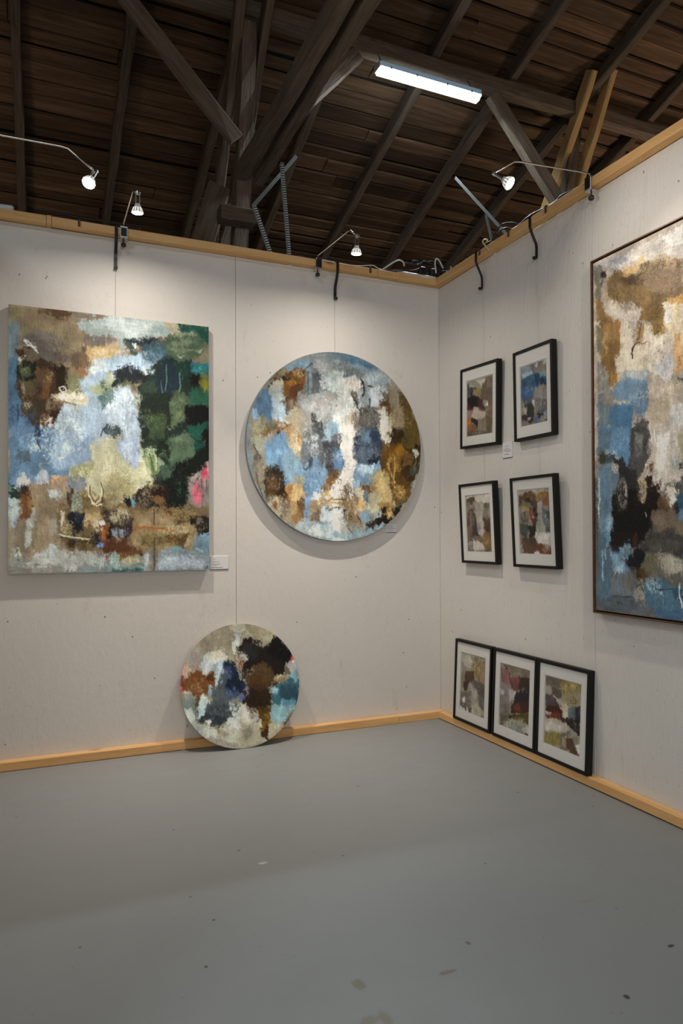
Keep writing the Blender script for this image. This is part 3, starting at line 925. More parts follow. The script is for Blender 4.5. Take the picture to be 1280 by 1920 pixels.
def homography(src, dst):
    A = []
    for (x, y), (u, v) in zip(src, dst):
        A.append([x, y, 1, 0, 0, 0, -u * x, -u * y, -u]); A.append([0, 0, 0, x, y, 1, -v * x, -v * y, -v])
    _, _, V = np.linalg.svd(np.array(A, float)); return V[-1].reshape(3, 3)


class Painting:
    """a raster of paint colours on the work's own surface; the patch outlines were traced on the
    photograph and are carried onto the canvas through its four corners (TL, TR, BR, BL)"""
    def __init__(s, corners, w_, h_, seed, base, ref):
        s.w, s.h = w_, h_; s.r = np.random.default_rng(seed)
        Hm = homography([(0, 0), (1, 0), (1, 1), (0, 1)], corners)
        u = (np.arange(w_) + .5) / w_; v = (np.arange(h_) + .5) / h_
        U, V = np.meshgrid(u, v)
        q = np.stack([U, V, np.ones_like(U)], -1) @ Hm.T
        s.X = q[..., 0] / q[..., 2]; s.Y = q[..., 1] / q[..., 2]
        s.grow = 1.0
        r = s.r
        s.wx = 3.2 * vnoise(h_, w_, 26, 26, r) + 2.0 * vnoise(h_, w_, 11, 11, r) + 1.1 * vnoise(h_, w_, 4.5, 4.5, r)
        s.wy = 3.2 * vnoise(h_, w_, 26, 26, r) + 2.4 * vnoise(h_, w_, 11, 7, r) + 1.3 * vnoise(h_, w_, 5.5, 3.5, r)
        s.grit = 0.7 * vnoise(h_, w_, 1.3, 1.1, r) + 0.45 * vnoise(h_, w_, 3, 2, r) + 0.4 * vnoise(h_, w_, 8, 4, r)
        s.fine = 0.5 * vnoise(h_, w_, 2.2, 2.2, r) + 0.5 * vnoise(h_, w_, 4.5, 4.5, r) + 0.35 * vnoise(h_, w_, 9, 3, r)
        s.sv = 0.6 * vnoise(h_, w_, 26, 2.0, r) + 0.4 * vnoise(h_, w_, 12, 4, r)      # upright bristle marks
        s.sh = 0.6 * vnoise(h_, w_, 2.0, 26, r) + 0.4 * vnoise(h_, w_, 4, 12, r)      # level bristle marks
        s.blot = 0.5 * vnoise(h_, w_, 18, 18, r) + 0.5 * vnoise(h_, w_, 7, 7, r)
        s.C = np.ones((h_, w_, 3)) * hexc(base)
        s.Z = np.zeros((h_, w_))
        s.ref = ref

    def _lay(s, sl, d, col, rag, soft, var):
        n = s.fine[sl] * rag
        a = np.clip((-d + n) / soft + 0.5, 0, 1)
        c = hexc(col)
        st = s.sv[sl] if var == 'v' else (s.sh[sl] if var == 'h' else 0.5 * s.blot[sl] + 0.3 * s.fine[sl])
        cc = c[None, None, :] * (1 + 0.13 * st[..., None]) + 0.006 * s.blot[sl][..., None]
        s.C[sl] = s.C[sl] * (1 - a[..., None]) + cc * a[..., None]
        s.Z[sl] += a * (0.3 + 0.5 * s.fine[sl]) - a * s.Z[sl] * 0.5

    def _bbox(s, x0, y0, x1, y1):
        m = (s.X > x0) & (s.X < x1) & (s.Y > y0) & (s.Y < y1)
        ys = np.where(m.any(1))[0]; xs = np.where(m.any(0))[0]
        if len(ys) == 0: return None
        return (slice(ys[0], ys[-1] + 1), slice(xs[0], xs[-1] + 1))

    def poly(s, pts, col, rag=2.0, soft=1.0, var=''):
        P = np.array(pts, float); m = 8 + rag * 2 + soft
        sl = s._bbox(P[:, 0].min() - m, P[:, 1].min() - m, P[:, 0].max() + m, P[:, 1].max() + m)
        if sl is None: return
        am = min(1.0, 0.35 + rag * 0.25)
        x = s.X[sl] + s.wx[sl] * am; y = s.Y[sl] + s.wy[sl] * am
        ins = np.zeros(x.shape, bool); dm = np.full(x.shape, 1e9)
        for i in range(len(P)):
            (ax, ay), (bx, by) = P[i], P[(i + 1) % len(P)]
            ex, ey = bx - ax, by - ay; L2 = ex * ex + ey * ey + 1e-9
            t = np.clip(((x - ax) * ex + (y - ay) * ey) / L2, 0, 1)
            dm = np.minimum(dm, (x - ax - t * ex) ** 2 + (y - ay - t * ey) ** 2)
            cnd = (ay > y) != (by > y)
            with np.errstate(divide='ignore', invalid='ignore'):
                xi = ax + (y - ay) * ex / (ey if ey != 0 else 1e-9)
            ins ^= cnd & (x < xi)
        d = np.sqrt(dm); d = np.where(ins, -d, d)
        d = d - min(1.6, 0.5 * rag) * s.grow
        s._lay(sl, d, col, rag, soft, var)

    def line(s, pts, col, width, rag=0.5, var=''):
        P = np.array(pts, float); m = 4 + width + rag
        sl = s._bbox(P[:, 0].min() - m, P[:, 1].min() - m, P[:, 0].max() + m, P[:, 1].max() + m)
        if sl is None: return
        x = s.X[sl] + s.wx[sl] * .3; y = s.Y[sl] + s.wy[sl] * .3
        dm = np.full(x.shape, 1e9)
        for i in range(len(P) - 1):
            (ax, ay), (bx, by) = P[i], P[i + 1]
            ex, ey = bx - ax, by - ay; L2 = ex * ex + ey * ey + 1e-9
            t = np.clip(((x - ax) * ex + (y - ay) * ey) / L2, 0, 1)
            dm = np.minimum(dm, (x - ax - t * ex) ** 2 + (y - ay - t * ey) ** 2)
        s._lay(sl, np.sqrt(dm) - width / 2, col, rag, 0.8, var)

    def speck(s, x0, y0, x1, y1, col, dens=0.35, op=0.72):
        """dry paint dragged over the weave: broken flecks"""
        cx, cy, rx, ry = (x0 + x1) / 2, (y0 + y1) / 2, abs(x1 - x0) / 2, abs(y1 - y0) / 2
        sl = s._bbox(cx - rx * 1.3, cy - ry * 1.3, cx + rx * 1.3, cy + ry * 1.3)
        if sl is None: return
        e = 1 - np.sqrt(((s.X[sl] - cx) / rx) ** 2 + ((s.Y[sl] - cy) / ry) ** 2)
        v = s.grit[sl] + s.blot[sl] * 0.3 + s.sv[sl] * .25
        a = np.clip((v - (1.0 - 2 * dens)) * 3 + np.clip(e * 2 - .4, -2, .2), 0, 1) * np.clip(e * 3, 0, 1) * op
        s.C[sl] = s.C[sl] * (1 - a[..., None]) + hexc(col) * a[..., None]
        s.Z[sl] += a * 0.5

    def script(s, txt, only=None):
        ox, oy, k = 0.0, 0.0, 1.0
        for ln in txt.strip().splitlines():
            t = ln.split()
            if not t or t[0].startswith('#'): continue
            if t[0] == '@': ox, oy, k = map(float, t[1:4]); continue
            kind = t[0][0]
            if only and kind not in only: continue
            q = t[0][1:]
            var = ''
            if q and q[-1] in 'vhb': var = q[-1]; q = q[:-1]
            num = float(q) if q else None
            pts = [(ox + float(a.split(',')[0]) / k, oy + float(a.split(',')[1]) / k) for a in t[2:]]
            if kind == 'p': s.poly(pts, t[1], 2.0 if num is None else num, 1.0, var)
            elif kind == 's': s.poly(pts, t[1], 2.0, 8.0 if num is None else num, var)
            elif kind == 'l': s.line(pts, t[1], 1.5 if num is None else num, 0.6, var)
            elif kind == 'k': s.speck(*pts[0], *pts[1], t[1], (0.35 if num is None else num) * (0.8 if only else 1.0), 0.5 if only else 0.72)

    def knife(s, n, lmin=4, lmax=16, strength=0.5, bias='v'):
        """short palette-knife drags that pull a neighbouring colour along"""
        r = s.r
        for _ in range(n):
            cy = r.integers(3, s.h - 3); cx = r.integers(3, s.w - 3)
            a = r.normal(math.pi / 2 if (r.random() < .6) == (bias == 'v') else 0, 0.5)
            L = r.uniform(lmin, lmax); W_ = r.uniform(0.8, 1.0 + lmax * .24)
            dx, dy = math.cos(a), math.sin(a); m = int(L / 2 + W_ + 2)
            y0, y1, x0, x1 = max(0, cy - m), min(s.h, cy + m), max(0, cx - m), min(s.w, cx + m)
            yy_, xx_ = np.mgrid[y0:y1, x0:x1]
            u = (xx_ - cx) * dx + (yy_ - cy) * dy; v = -(xx_ - cx) * dy + (yy_ - cy) * dx
            d = np.maximum(np.abs(u) - L / 2, np.abs(v) - W_ / 2)
            sl = (slice(y0, y1), slice(x0, x1))
            al = np.clip(0.5 - d + s.fine[sl] * 1.6, 0, 1) * strength * r.uniform(0.4, 1)
            sy = int(np.clip(cy - dy * L * .7 + r.normal(0, 2), 0, s.h - 1)); sx = int(np.clip(cx - dx * L * .7 + r.normal(0, 2), 0, s.w - 1))
            c = s.C[sy, sx] * r.uniform(0.88, 1.14) + r.normal(0, .012, 3)
            s.C[sl] = s.C[sl] * (1 - al[..., None]) + c * al[..., None]
            s.Z[sl] += al * 0.8

    def finish(s, far=9.0, amt=0.85, txt=None):
        """bristle and knife marks over the whole work: edges dragged, flecks of the neighbouring colour left behind"""
        h_, w_ = s.h, s.w; r = s.r
        yy_, xx_ = np.mgrid[0:h_, 0:w_].astype(float)

        def pull(dx, dy):
            x = np.clip(xx_ + dx, 0, w_ - 1.001); y = np.clip(yy_ + dy, 0, h_ - 1.001)
            xi = x.astype(int); yi = y.astype(int); fx = (x - xi)[..., None]; fy = (y - yi)[..., None]
            return (s.C[yi, xi] * (1 - fx) + s.C[yi, xi + 1] * fx) * (1 - fy) + (s.C[yi + 1, xi] * (1 - fx) + s.C[yi + 1, xi + 1] * fx) * fy

        n = lambda a, b: vnoise(h_, w_, a, b, r)
        s.C = pull(1.5 * n(7, 3) + 0.7 * n(2, 1.5), 2.6 * n(5, 2.2) + 0.9 * n(2, 1.5))
        for k in range(3):
            m = np.clip((0.55 * n(1.6, 1.2) + 0.5 * n(4, 2.0) + 0.6 * n(14, 10) - 0.42) * 7, 0, 1) * amt
            c = pull(far * n(16, 16) * (0.6 + .3 * k) + 2 * n(3, 3), far * 1.3 * n(16, 16) * (0.6 + .3 * k) + 3 * n(3, 2))
            s.C = s.C * (1 - m[..., None]) + c * m[..., None]
            s.Z += m * 0.4
        lum = 1 + 0.07 * n(40, 34) + 0.07 * n(16, 12) + 0.05 * n(9, 2.0) + 0.03 * n(2, 8) + 0.04 * n(1.6, 1.4)
        s.C = s.C * lum[..., None]
        g_ = s.C.mean(-1, keepdims=True); s.C = g_ + (s.C - g_) * 0.80
        s.C = np.clip(s.C, 0, 1) ** 1.13 * 1.05
        if txt: s.script(txt, 'lk')

    def albedo(s, gain=0.87):
        """paint colour = colour seen / light falling there, the light read off the white wall beside the work"""
        g_ = s2l(np.array(s.ref, float) / 255.0)              # rows x cols x 3
        h_, w_ = s.C.shape[:2]
        R_, C_ = g_.shape[:2]
        y = np.linspace(0, R_ - 1, h_); x = np.linspace(0, C_ - 1, w_)
        yi = np.minimum(y.astype(int), R_ - 2); xi = np.minimum(x.astype(int), C_ - 2)
        fy = (y - yi)[:, None, None]; fx = (x - xi)[None, :, None]
        I = (g_[yi][:, xi] * (1 - fx) + g_[yi][:, xi + 1] * fx) * (1 - fy) + (g_[yi + 1][:, xi] * (1 - fx) + g_[yi + 1][:, xi + 1] * fx) * fy
        wall = np.array([0.655, 0.632, 0.585])        # the wall paint's own colour
        return np.clip(s2l(np.clip(s.C, 0, 1)) / I * wall * gain, 0.004, 0.86)

    def sample(s, A, u, v):
        x = np.clip(u * s.w - .5, 0, s.w - 1.001); y = np.clip(v * s.h - .5, 0, s.h - 1.001)
        xi = x.astype(int); yi = y.astype(int); fx = x - xi; fy = y - yi
        if A.ndim == 3: fx = fx[:, None]; fy = fy[:, None]
        return (A[yi, xi] * (1 - fx) + A[yi, xi + 1] * fx) * (1 - fy) + (A[yi + 1, xi] * (1 - fx) + A[yi + 1, xi + 1] * fx) * fy


def raw_mesh(name, V, F, m, parent, cols, smooth=True):
    me = bpy.data.meshes.new(name)
    me.vertices.add(len(V)); me.vertices.foreach_set('co', V.astype(np.float32).ravel())
    nl = F.size; me.loops.add(nl); me.loops.foreach_set('vertex_index', F.astype(np.int32).ravel())
    me.polygons.add(len(F)); me.polygons.foreach_set('loop_start', np.arange(0, nl, F.shape[1], dtype=np.int32))
    try: me.polygons.foreach_set('loop_total', np.full(len(F), F.shape[1], dtype=np.int32))
    except Exception: pass
    me.update(calc_edges=True)
    me.polygons.foreach_set('use_smooth', np.ones(len(F), dtype=bool))
    ca = me.color_attributes.new('paint', 'FLOAT_COLOR', 'POINT')
    ca.data.foreach_set('color', np.concatenate([cols, np.ones((len(cols), 1))], 1).astype(np.float32).ravel())
    me.materials.append(m)
    o = bpy.data.objects.new(name, me); COL.objects.link(o)
    if parent is not None: o.parent = parent
    return o


def rect_face(name, P, w_, h_, z0, m, parent, y=0.0, relief=0.0006, gain=0.87, res=1.0):
    """painted rectangle, local x in -w/2..w/2, z in z0..z0+h, facing -y"""
    nx, ny = int(P.w * res), int(P.h * res)
    u, v = np.meshgrid(np.linspace(0, 1, nx), np.linspace(0, 1, ny))
    u = u.ravel(); v = v.ravel()
    A = P.albedo(gain); cols = P.sample(A, u, v); z = P.sample(P.Z, u, v)
    edge = np.minimum.reduce([u * nx, v * ny, (1 - u) * nx, (1 - v) * ny]) < 1.5
    V = np.stack([(u - .5) * w_, y - np.where(edge, 0, z) * relief, z0 + (1 - v) * h_], 1)
    i = np.arange(nx * ny).reshape(ny, nx)
    F = np.stack([i[:-1, :-1].ravel(), i[1:, :-1].ravel(), i[1:, 1:].ravel(), i[:-1, 1:].ravel()], 1)
    return raw_mesh(name, V, F, m, parent, cols)


def disc_face(name, P, rad, m, parent, y=0.0, relief=0.0006, gain=0.87):
    """painted disc centred on local (0, y, rad)"""
    nr, na = int(P.w * 0.5), int(P.w * 3.0)
    rr = np.linspace(0.0015, 1, nr); aa = np.linspace(0, 2 * np.pi, na, endpoint=False)
    Rr, Aa = np.meshgrid(rr, aa, indexing='ij')
    x = (Rr * np.cos(Aa)).ravel(); z = (Rr * np.sin(Aa)).ravel()
    u = (x + 1) / 2; v = (1 - z) / 2
    cols = P.sample(P.albedo(gain), u, v); zz_ = P.sample(P.Z, u, v)
    edge = (x * x + z * z) > 0.985
    V = np.stack([x * rad, y - np.where(edge, 0, zz_) * relief, rad + z * rad], 1)
    idx = np.arange(nr * na).reshape(nr, na)
    a = idx[:-1]; b = idx[1:]
    F = np.stack([a.ravel(), b.ravel(), np.roll(b, -1, 1).ravel(), np.roll(a, -1, 1).ravel()], 1)
    return raw_mesh(name, V, F, m, parent, cols)
# ------------------------------------------------------------------ work 1: the green and blue canvas
W1 = Painting([(15.3, 572), (390, 613), (390.5, 1068), (15.5, 1076.5)], 400, 520, 11, '8f7c64',
              [[(168, 152, 142), (224, 214, 204), (208, 196, 186)], [(146, 134, 125), (196, 184, 174), (188, 175, 165)], [(152, 138, 127), (168, 155, 144), (172, 159, 149)]])
TX1 = ('''
@ 0 540 2.909
# broad grounds
s6 8f7a5e 45,90 430,130 480,300 480,430 330,460 200,420 45,420
s4 5a748f 45,380 110,560 150,700 300,760 520,760 520,960 420,1010 300,1030 45,1080
s6 6b7b84 45,170 90,200 100,420 45,420
s4 a9b5c4 300,640 480,560 700,540 760,700 760,940 740,1000 620,900 500,840 460,960 300,800
s6 8a9db5 320,740 500,700 500,900 480,960 300,1000 260,900
s5 8c765d 90,1090 360,1040 370,1380 300,1470 120,1480
s4 c2b998 490,850 640,800 760,930 830,950 830,1080 720,1140 600,1160 480,1120 380,1040 380,980 500,950
s4 22332c 760,480 1135,430 1135,1000 1000,1190 880,1180 820,1040 860,960 780,860 760,640
s5 87827c 45,1490 500,1420 1135,1430 1135,1555 45,1555
s4 7c6242 310,1180 700,1120 1135,1190 1135,1340 1000,1440 440,1430 310,1330
@ 0 560 6.4
s6 8b7558 110,110 560,140 900,290 780,640 540,450 380,370 200,400 110,280
s5 9c8768 540,330 880,280 1000,420 960,640 930,720 780,640 560,480
p3h 5e4028 470,110 700,140 900,175 760,200 700,243 620,225 550,185 470,190
p3h 8a7464 860,170 1280,200 1280,240 1010,300 900,280 840,230
p2h 6f645c 390,370 470,380 560,560 700,600 820,720 790,770 680,745 570,750 470,700 400,640 290,560 200,560 190,470 300,460 370,420
p3h 7b6f66 420,400 640,420 760,560 640,590 520,500
k.5 a08b6e 560,420 1000,720
k.55 ab9877 780,540 1000,740
s5v 6d7a80 100,285 200,290 205,420 160,480 175,700 150,900 95,760
s4v 4b6680 90,720 200,760 225,1100 250,1320 200,1500 90,1560
p2h a9b5b0 920,300 1060,260 1280,215 1280,455 1070,445 1000,390
p1.5h bdc8c5 1060,270 1280,225 1280,330 1120,340
p2h 8c7d73 1010,445 1280,462 1280,585 1180,590 1000,570
p3h d2ae76 1000,595 1280,590 1280,725 1120,740 1040,715
p2h e0c394 1080,610 1280,620 1280,665 1100,670
p2h c4ccd2 1090,735 1280,700 1280,900 1060,900
# the dark brown mass, upper left
p3 47301d 205,620 350,575 470,720 610,770 700,850 830,840 790,960 835,1020 780,1110 620,1150 640,1220 770,1260 700,1400 620,1510 430,1530 350,1460 250,1300 215,1100 200,900
p2 6b5a48 290,600 430,620 470,720 380,780 260,740
p2 1d2114 200,800 330,770 430,800 460,930 400,975 210,970
p2 4f5539 240,825 350,820 380,920 270,940
k.5 8a8462 240,820 370,920
p3 6d4e31 430,850 560,830 620,900 570,1060 450,1010
k.5 9c7d55 480,850 670,1040
p2 31200f 640,840 800,860 800,1000 770,1090 650,1080 680,960
k.4 1a100a 560,770 840,880
p2 625338 230,985 380,975 440,1010 440,1130 340,1200 250,1170
p2 7c4c28 505,1030 570,1050 560,1190 510,1220
p2 877058 535,1210 600,1210 600,1330 530,1340
p2 5a3f24 610,1250 700,1250 690,1330 620,1340
p2 3a1d0e 600,1350 730,1330 690,1410 620,1505 540,1490 560,1400
p2 40382a 270,1290 520,1290 480,1400 430,1500 350,1440
k.55 b79f86 450,1380 640,1590
k.5 b9aa92 230,1240 400,1340
k.5 b39c82 240,1010 300,1230
p1 ece8e0 550,1452 632,1440 590,1475
l2 e8e2da 288,510 330,560 380,580 450,660
l1.4 ddd6cc 300,500 350,540 420,600
p1 d8cdb8 210,700 240,700 240,780 212,790
k.5 c8b690 740,760 860,840
p3h d0c4a8 615,1150 760,1140 900,1115 1050,1150 1060,1240 980,1290 900,1270 780,1220 640,1210
p2h e6dfca 680,1165 900,1150 1000,1185 900,1215 720,1195
l2.4h 8a775a 640,1225 780,1245 900,1290
l1.6 ded6c8 700,1080 760,1060 790,1110 740,1130 705,1100
p3 7e7b58 800,960 1000,925 1060,980 1080,1060 920,1115 800,1085
p3 6d5a48 860,690 950,620 960,560 1010,600 1000,720 1040,770 1010,820 900,850
k.55 9c6b45 840,760 1080,930
p2h ab6238 950,885 1060,880 1010,915
k.5 8a6a4a 900,640 1080,860
p3 9fb0c2 960,1000 1100,900 1280,860 1280,1600 900,1600 960,1330 1060,1230
p3 8f9ba6 700,1500 780,1380 920,1360 960,1480 900,1600 650,1600
k.5 c9d3dc 760,1340 1000,1560
p3 a3a983 1080,1040 1280,1060 1280,1120 1190,1140 1090,1100
p2v 587472 1160,1190 1230,1130 1280,1120 1280,1280 1230,1330 1200,1240
p1.5 4f5a42 1200,1010 1232,1020 1275,1090 1280,1120 1250,1110
k.4 2c3f5c 90,1240 220,1500
l2 26384f 210,1280 225,1400 205,1460
@ 200 560 6.4
p3h c2ccc9 0,205 300,250 680,280 690,340 760,420 700,440 600,470 400,480 200,515 110,500 0,440
p2h d3dbd9 40,260 400,290 560,350 400,430 100,420
k.5h 9aaead 480,290 860,470
p2h cdbb9c 680,295 850,312 866,375 760,425 690,345
p2 1d5c4c 845,305 1220,350 1220,560 1150,480 1030,430 880,390
p4h 55684e 740,430 880,395 1080,440 1180,520 1130,640 1050,730 850,748 680,705 640,560 700,480
p1.5h 7b8a6c 760,520 960,500 1060,530 960,570 780,560
p1.5h 8d9a80 820,400 1000,410 1080,450 900,450
p1.5h 76866a 700,600 900,590 1050,620 860,660
p1h 9fae95 840,680 960,680 870,700
p1h 8a987a 960,610 1110,620 1100,650
l1.5 b9c4b4 1100,650 1135,610
p3 c9d0d3 0,440 120,500 200,520 240,560 140,700 60,640 0,620
p2h a08d80 0,470 60,480 130,520 60,560 0,590
p3h d8b88c 0,590 100,570 150,620 140,710 60,740 0,720
p1.5 d9c044 25,660 55,660 50,700 25,700
k.5 b39d78 160,570 300,690
p3v a9bdd0 0,745 150,700 330,690 440,640 480,760 580,780 500,840 480,900 380,880 320,820 220,812 140,860 0,870
p2h 2d3b3f 208,525 400,480 610,490 600,530 480,560 400,560 250,545
p2 40534c 222,550 305,545 318,625 372,665 330,692 280,660
p1.5 e0e4e2 310,560 345,560 345,600 330,620
p3 466678 400,560 620,540 700,690 650,780 540,775 460,730 430,640
k.5 86a3b4 430,560 700,780
p1.5 9db6c3 430,640 470,640 480,720
p3v 20342f 480,900 580,790 700,700 860,750 1010,760 1020,900 1050,1000 1010,1100 950,1240 960,1400 850,1500 740,1600 400,1600 370,1420 440,1260 400,1180 370,1060 400,980
p3v 1e3240 640,760 720,720 880,790 890,1000 810,1130 745,1250 630,1220 590,1000
p3v 214235 780,760 960,760 980,900 860,960
p3v 314534 410,990 560,980 600,1180 520,1270 430,1180
p2 1f272b 60,890 110,880 160,830 230,812 330,830 440,900 480,940 450,1000 300,1000 255,960 200,1010 60,1060 55,980
k.45 5d7048 60,980 330,1100
l1.6v 5a7a68 700,800 715,1000 690,1120
l1.4v 6f8c7c 860,900 880,1060 860,1120
l1.4v 4e6a70 645,980 655,1140
k.5 d5dfe6 380,760 590,940
p1.5 e8eef2 440,890 500,880 480,920
p2v b5c1d0 70,1130 225,1075 250,1130 255,1250 340,1300 300,1380 380,1560 390,1600 0,1600 0,1270 60,1240
p1.5v c9d3df 90,1150 220,1110 240,1230 150,1250
k.5 ccd8cc 270,1090 450,1330
p3 a3a684 0,890 70,930 50,1060 0,1090
p2v 6d8480 0,1080 60,1100 60,1230 30,1260 0,1180
k.6 8b9674 380,1290 560,1560
p2 1e7c86 1010,790 1220,770 1225,920 1110,915 1010,880
k.5 5db3b4 1010,800 1210,920
p2v 7c8440 1095,925 1225,925 1225,1160 1110,1150
p2v 9c8d24 1110,990 1190,1000 1150,1140
p3v 2a5f48 980,1120 1110,1090 1225,1160 1225,1290 980,1280
p2 15120e 1000,960 1080,930 1090,1030 1020,1080
l2 0d0b09 1020,960 1080,935 1060,1010
p2 130d08 945,1290 1225,1290 1225,1480 1140,1470 1080,1525 945,1490
p3v 1e594b 980,1500 1070,1525 1225,1470 1225,1600 990,1600
p3 556050 740,1210 800,1150 880,1120 980,1180 960,1280 900,1310 780,1325
k.5 93a088 740,1180 960,1330
k.65 8b966f 800,1320 930,1510
p2 4b542a 520,1440 640,1400 740,1440 740,1600 520,1600
k.5 6c7446 510,1340 760,1600
p2 25301f 560,1340 720,1280 850,1330 840,1420 720,1460 640,1400
k.5 a8b29a 700,1500 820,1600
@ 200 700 6.4
p3 1c2a1c 400,720 760,700 760,820 700,900 560,830 420,800
@ 0 540 2.909
# middle band, right half
p3 202d22 760,560 960,600 960,760 900,860 780,850 765,700
p2v 3f5235 800,700 900,690 900,820 810,830
p2v 5a6a4c 920,600 1000,560 1005,720 930,760
p2 0f0f0a 1010,645 1135,645 1135,725 1080,745 1010,730
p2 1e5c4c 1020,755 1135,730 1135,800 1090,830 1040,800
p3v 5b7055 920,830 1010,780 1080,860 1110,900 1040,950 930,980 880,900
p2v 6d8062 950,820 1010,790 1050,870 990,930
p2 2e5848 1090,860 1130,800 1135,900 1100,900
p2 27382a 760,850 900,830 920,900 860,930 780,880
k.5 8e9a72 760,850 900,960
p2 10100c 1110,780 1137,760 1137,960 1100,960
p2v 7f8a60 780,930 860,880 870,990 850,1050 820,1050
l1.5v a9b384 790,940 800,1000 830,1050
l1.5v 5c6b42 815,920 825,990 845,1045
p1 dfe6dc 840,878 870,870 860,888
k.4 c8d0ba 750,870 900,930
p3 46604b 870,930 940,960 960,1010 920,1060 880,1040
p2 101a12 950,960 1010,930 1100,950 1137,900 1137,960 1060,1010 1030,1050 1000,1140 960,1195 900,1180 900,1080 940,1040
k.35 35503a 880,900 1010,1180
# dark accents in the blue
p2 2f3a3c 550,760 580,740 600,770 655,760 655,800 620,810 580,790
k.55 58655e 560,730 670,830
l1.6 2a3138 590,740 575,765 555,775 545,810
k.45 63645f 350,770 440,870
p1.2v 1f3350 205,740 215,790 205,850 185,800
l1.2 22334c 165,700 195,760 200,830
k.35 d9e2ea 90,700 520,960
k.4 e8eef2 540,590 760,720
p1.5 e3eaf0 310,930 350,918 345,930 320,940
k.3 35507a 60,650 220,830
l2v e3e8ee 700,560 720,600 700,640
l1.6v d2dbe8 680,760 690,820
# yellow field details
p3 b4a57a 560,1040 640,1010 700,1070 640,1130 560,1150
p3 d0caaa 600,900 700,930 760,1000 700,1060 620,1000
p3 cac29e 760,940 790,920 820,1000 810,1070 760,1080
p2v a3b0ca 640,830 750,830 765,930 740,1000 700,960 640,900
p1.5v b9c4d6 660,840 730,840 720,920
k.45 8b8050 580,920 780,1100
k.4 e2ddb4 600,880 760,1060
p3 a09a6c 380,980 500,960 480,1030 400,1030
k.4 d4cc9c 390,970 520,1040
# lower left
@ 0 830 6.4
s5v 8d765c 360,500 560,505 700,540 690,900 690,1180 560,1270 420,1380 330,1380 300,1200 400,900
s4v 7f6b55 180,1000 300,980 380,1150 300,1400 200,1400
p2v 7d6a58 170,960 240,920 340,930 310,1100 210,1180
p2v a5856a 590,400 790,400 800,560 700,560 620,540
p1.5 c99b77 620,400 700,405 680,460 600,450
p3v 9b8268 600,500 800,540 800,640 720,660 620,620
p2 24302a 95,470 200,510 300,478 350,490 290,570 250,600 240,670 170,680 88,640
p1.5 5d7261 100,480 150,520 155,590 100,580
p2 3c1e0e 255,575 320,555 365,575 360,645 250,645
p3 6c4220 248,640 380,640 400,760 345,910 235,905 240,760
p2v 8a5c30 330,660 390,700 380,800 340,820
p2v 8b9aa8 92,670 200,680 205,800 190,960 170,1020 105,960
p2v a1acb5 110,720 190,700 190,900 150,960
p3v a19c92 345,900 400,790 412,900 380,1040 345,1240 310,1240 310,1060
p1.5v b5b6b0 350,960 400,940 390,1020
p3 abada8 585,570 695,580 690,640 600,650
k.5 c4cbca 580,560 700,680
s4 988a7c 600,940 690,900 690,1060 600,1100
p2v b9bcc6 205,440 250,400 290,350 310,420 350,470 300,500 210,500
l1.6v dfe2e8 285,370 295,450
p2v a9aab0 420,420 500,330 560,370 580,480 500,500 430,480
p1.5v 9c958c 480,240 520,250 505,330 480,300
p2 8f969b 430,0 520,60 480,100
l1.6 243349 440,0 470,50 480,90
p2 dfe5ea 680,190 760,165 740,195 700,205
k.3 a9b8c6 420,80 900,340
p2 4a5864 200,100 360,120 380,220 260,260 190,200
p3 7a7c82 800,430 960,415 1010,450 1000,560 860,560 800,500
p3 6d5736 705,840 760,820 840,760 900,700 1000,640 1090,740 1190,770 1260,900 1280,1240 1110,1270 1010,1310 860,1290 780,1200 680,1160
p3 8c7048 980,780 1190,800 1190,1010 1090,1010 1000,1000
p2 a68c62 990,900 1180,850 1180,960 1020,1000
p2 3a2c20 790,600 860,560 880,640 860,760 800,700
k.6 b7ad92 840,600 1000,880
p2 8b8f7c 860,640 900,570 960,640 960,800 870,800
k.45 2b2a24 860,560 1010,830
p3 6b5532 1000,600 1060,560 1050,700 1110,760 1000,800
p2 11151d 835,850 900,830 1010,860 1000,1000 970,1070 890,1050 888,1185 860,1175 872,1000 820,965
p1.5 232c3c 900,850 980,860 970,960 910,970
l2.6 cabd96 1045,520 1055,620 1090,700 1140,745 1190,700 1215,600 1205,470
l1.2 4a3c26 1065,520 1075,620 1105,700 1145,730
l2.2 baa87c 1085,500 1090,600 1130,680 1165,650 1185,560 1180,450
l1.2 3b3020 1200,480 1235,600 1225,720 1180,770
l1.6 d9cfb0 1060,640 1100,740 1160,770 1210,740
l2 9f9064 1010,560 1040,600 1010,640
p1.5v b79c74 740,840 790,850 780,960 740,960
l1.6 e0d7c0 730,820 760,850 740,1000
k.5 c9b48c 700,960 900,1160
l2h d2c4a4 700,1100 800,1130 900,1140 1060,1160
l1.4h 2c2014 700,1120 820,1160 900,1190 1040,1185
p2 3b2512 780,1170 860,1180 900,1220 860,1260 810,1210
p2v 5b4220 960,1200 1010,1200 1000,1290 970,1280
p2 6f2f12 1200,990 1280,985 1280,1300 1230,1310 1180,1260 1220,1190 1200,1100
p2 9a5a2c 1215,1030 1280,1040 1270,1150 1220,1140
p2 241e1a 1090,1100 1190,1100 1200,1180 1120,1250 1060,1200
p1.5 6a8fc0 1140,1230 1220,1195 1220,1250 1160,1260
k.5 d8cdb4 1090,900 1280,1080
p2 d0c7b4 1190,920 1280,930 1260,975 1200,970
k.5 2b1f14 1190,760 1280,900
p3h a39d94 380,1390 560,1290 620,1230 700,1300 900,1310 1280,1330 1280,1480 700,1470 420,1450
p3v a0a29a 560,1290 610,1220 660,1300 700,1340 560,1380
p2h 827a70 95,1450 500,1470 900,1500 900,1560 95,1560
k.45 b6ada2 110,1420 700,1520
p2 8e9487 150,1330 250,1330 255,1400 170,1410
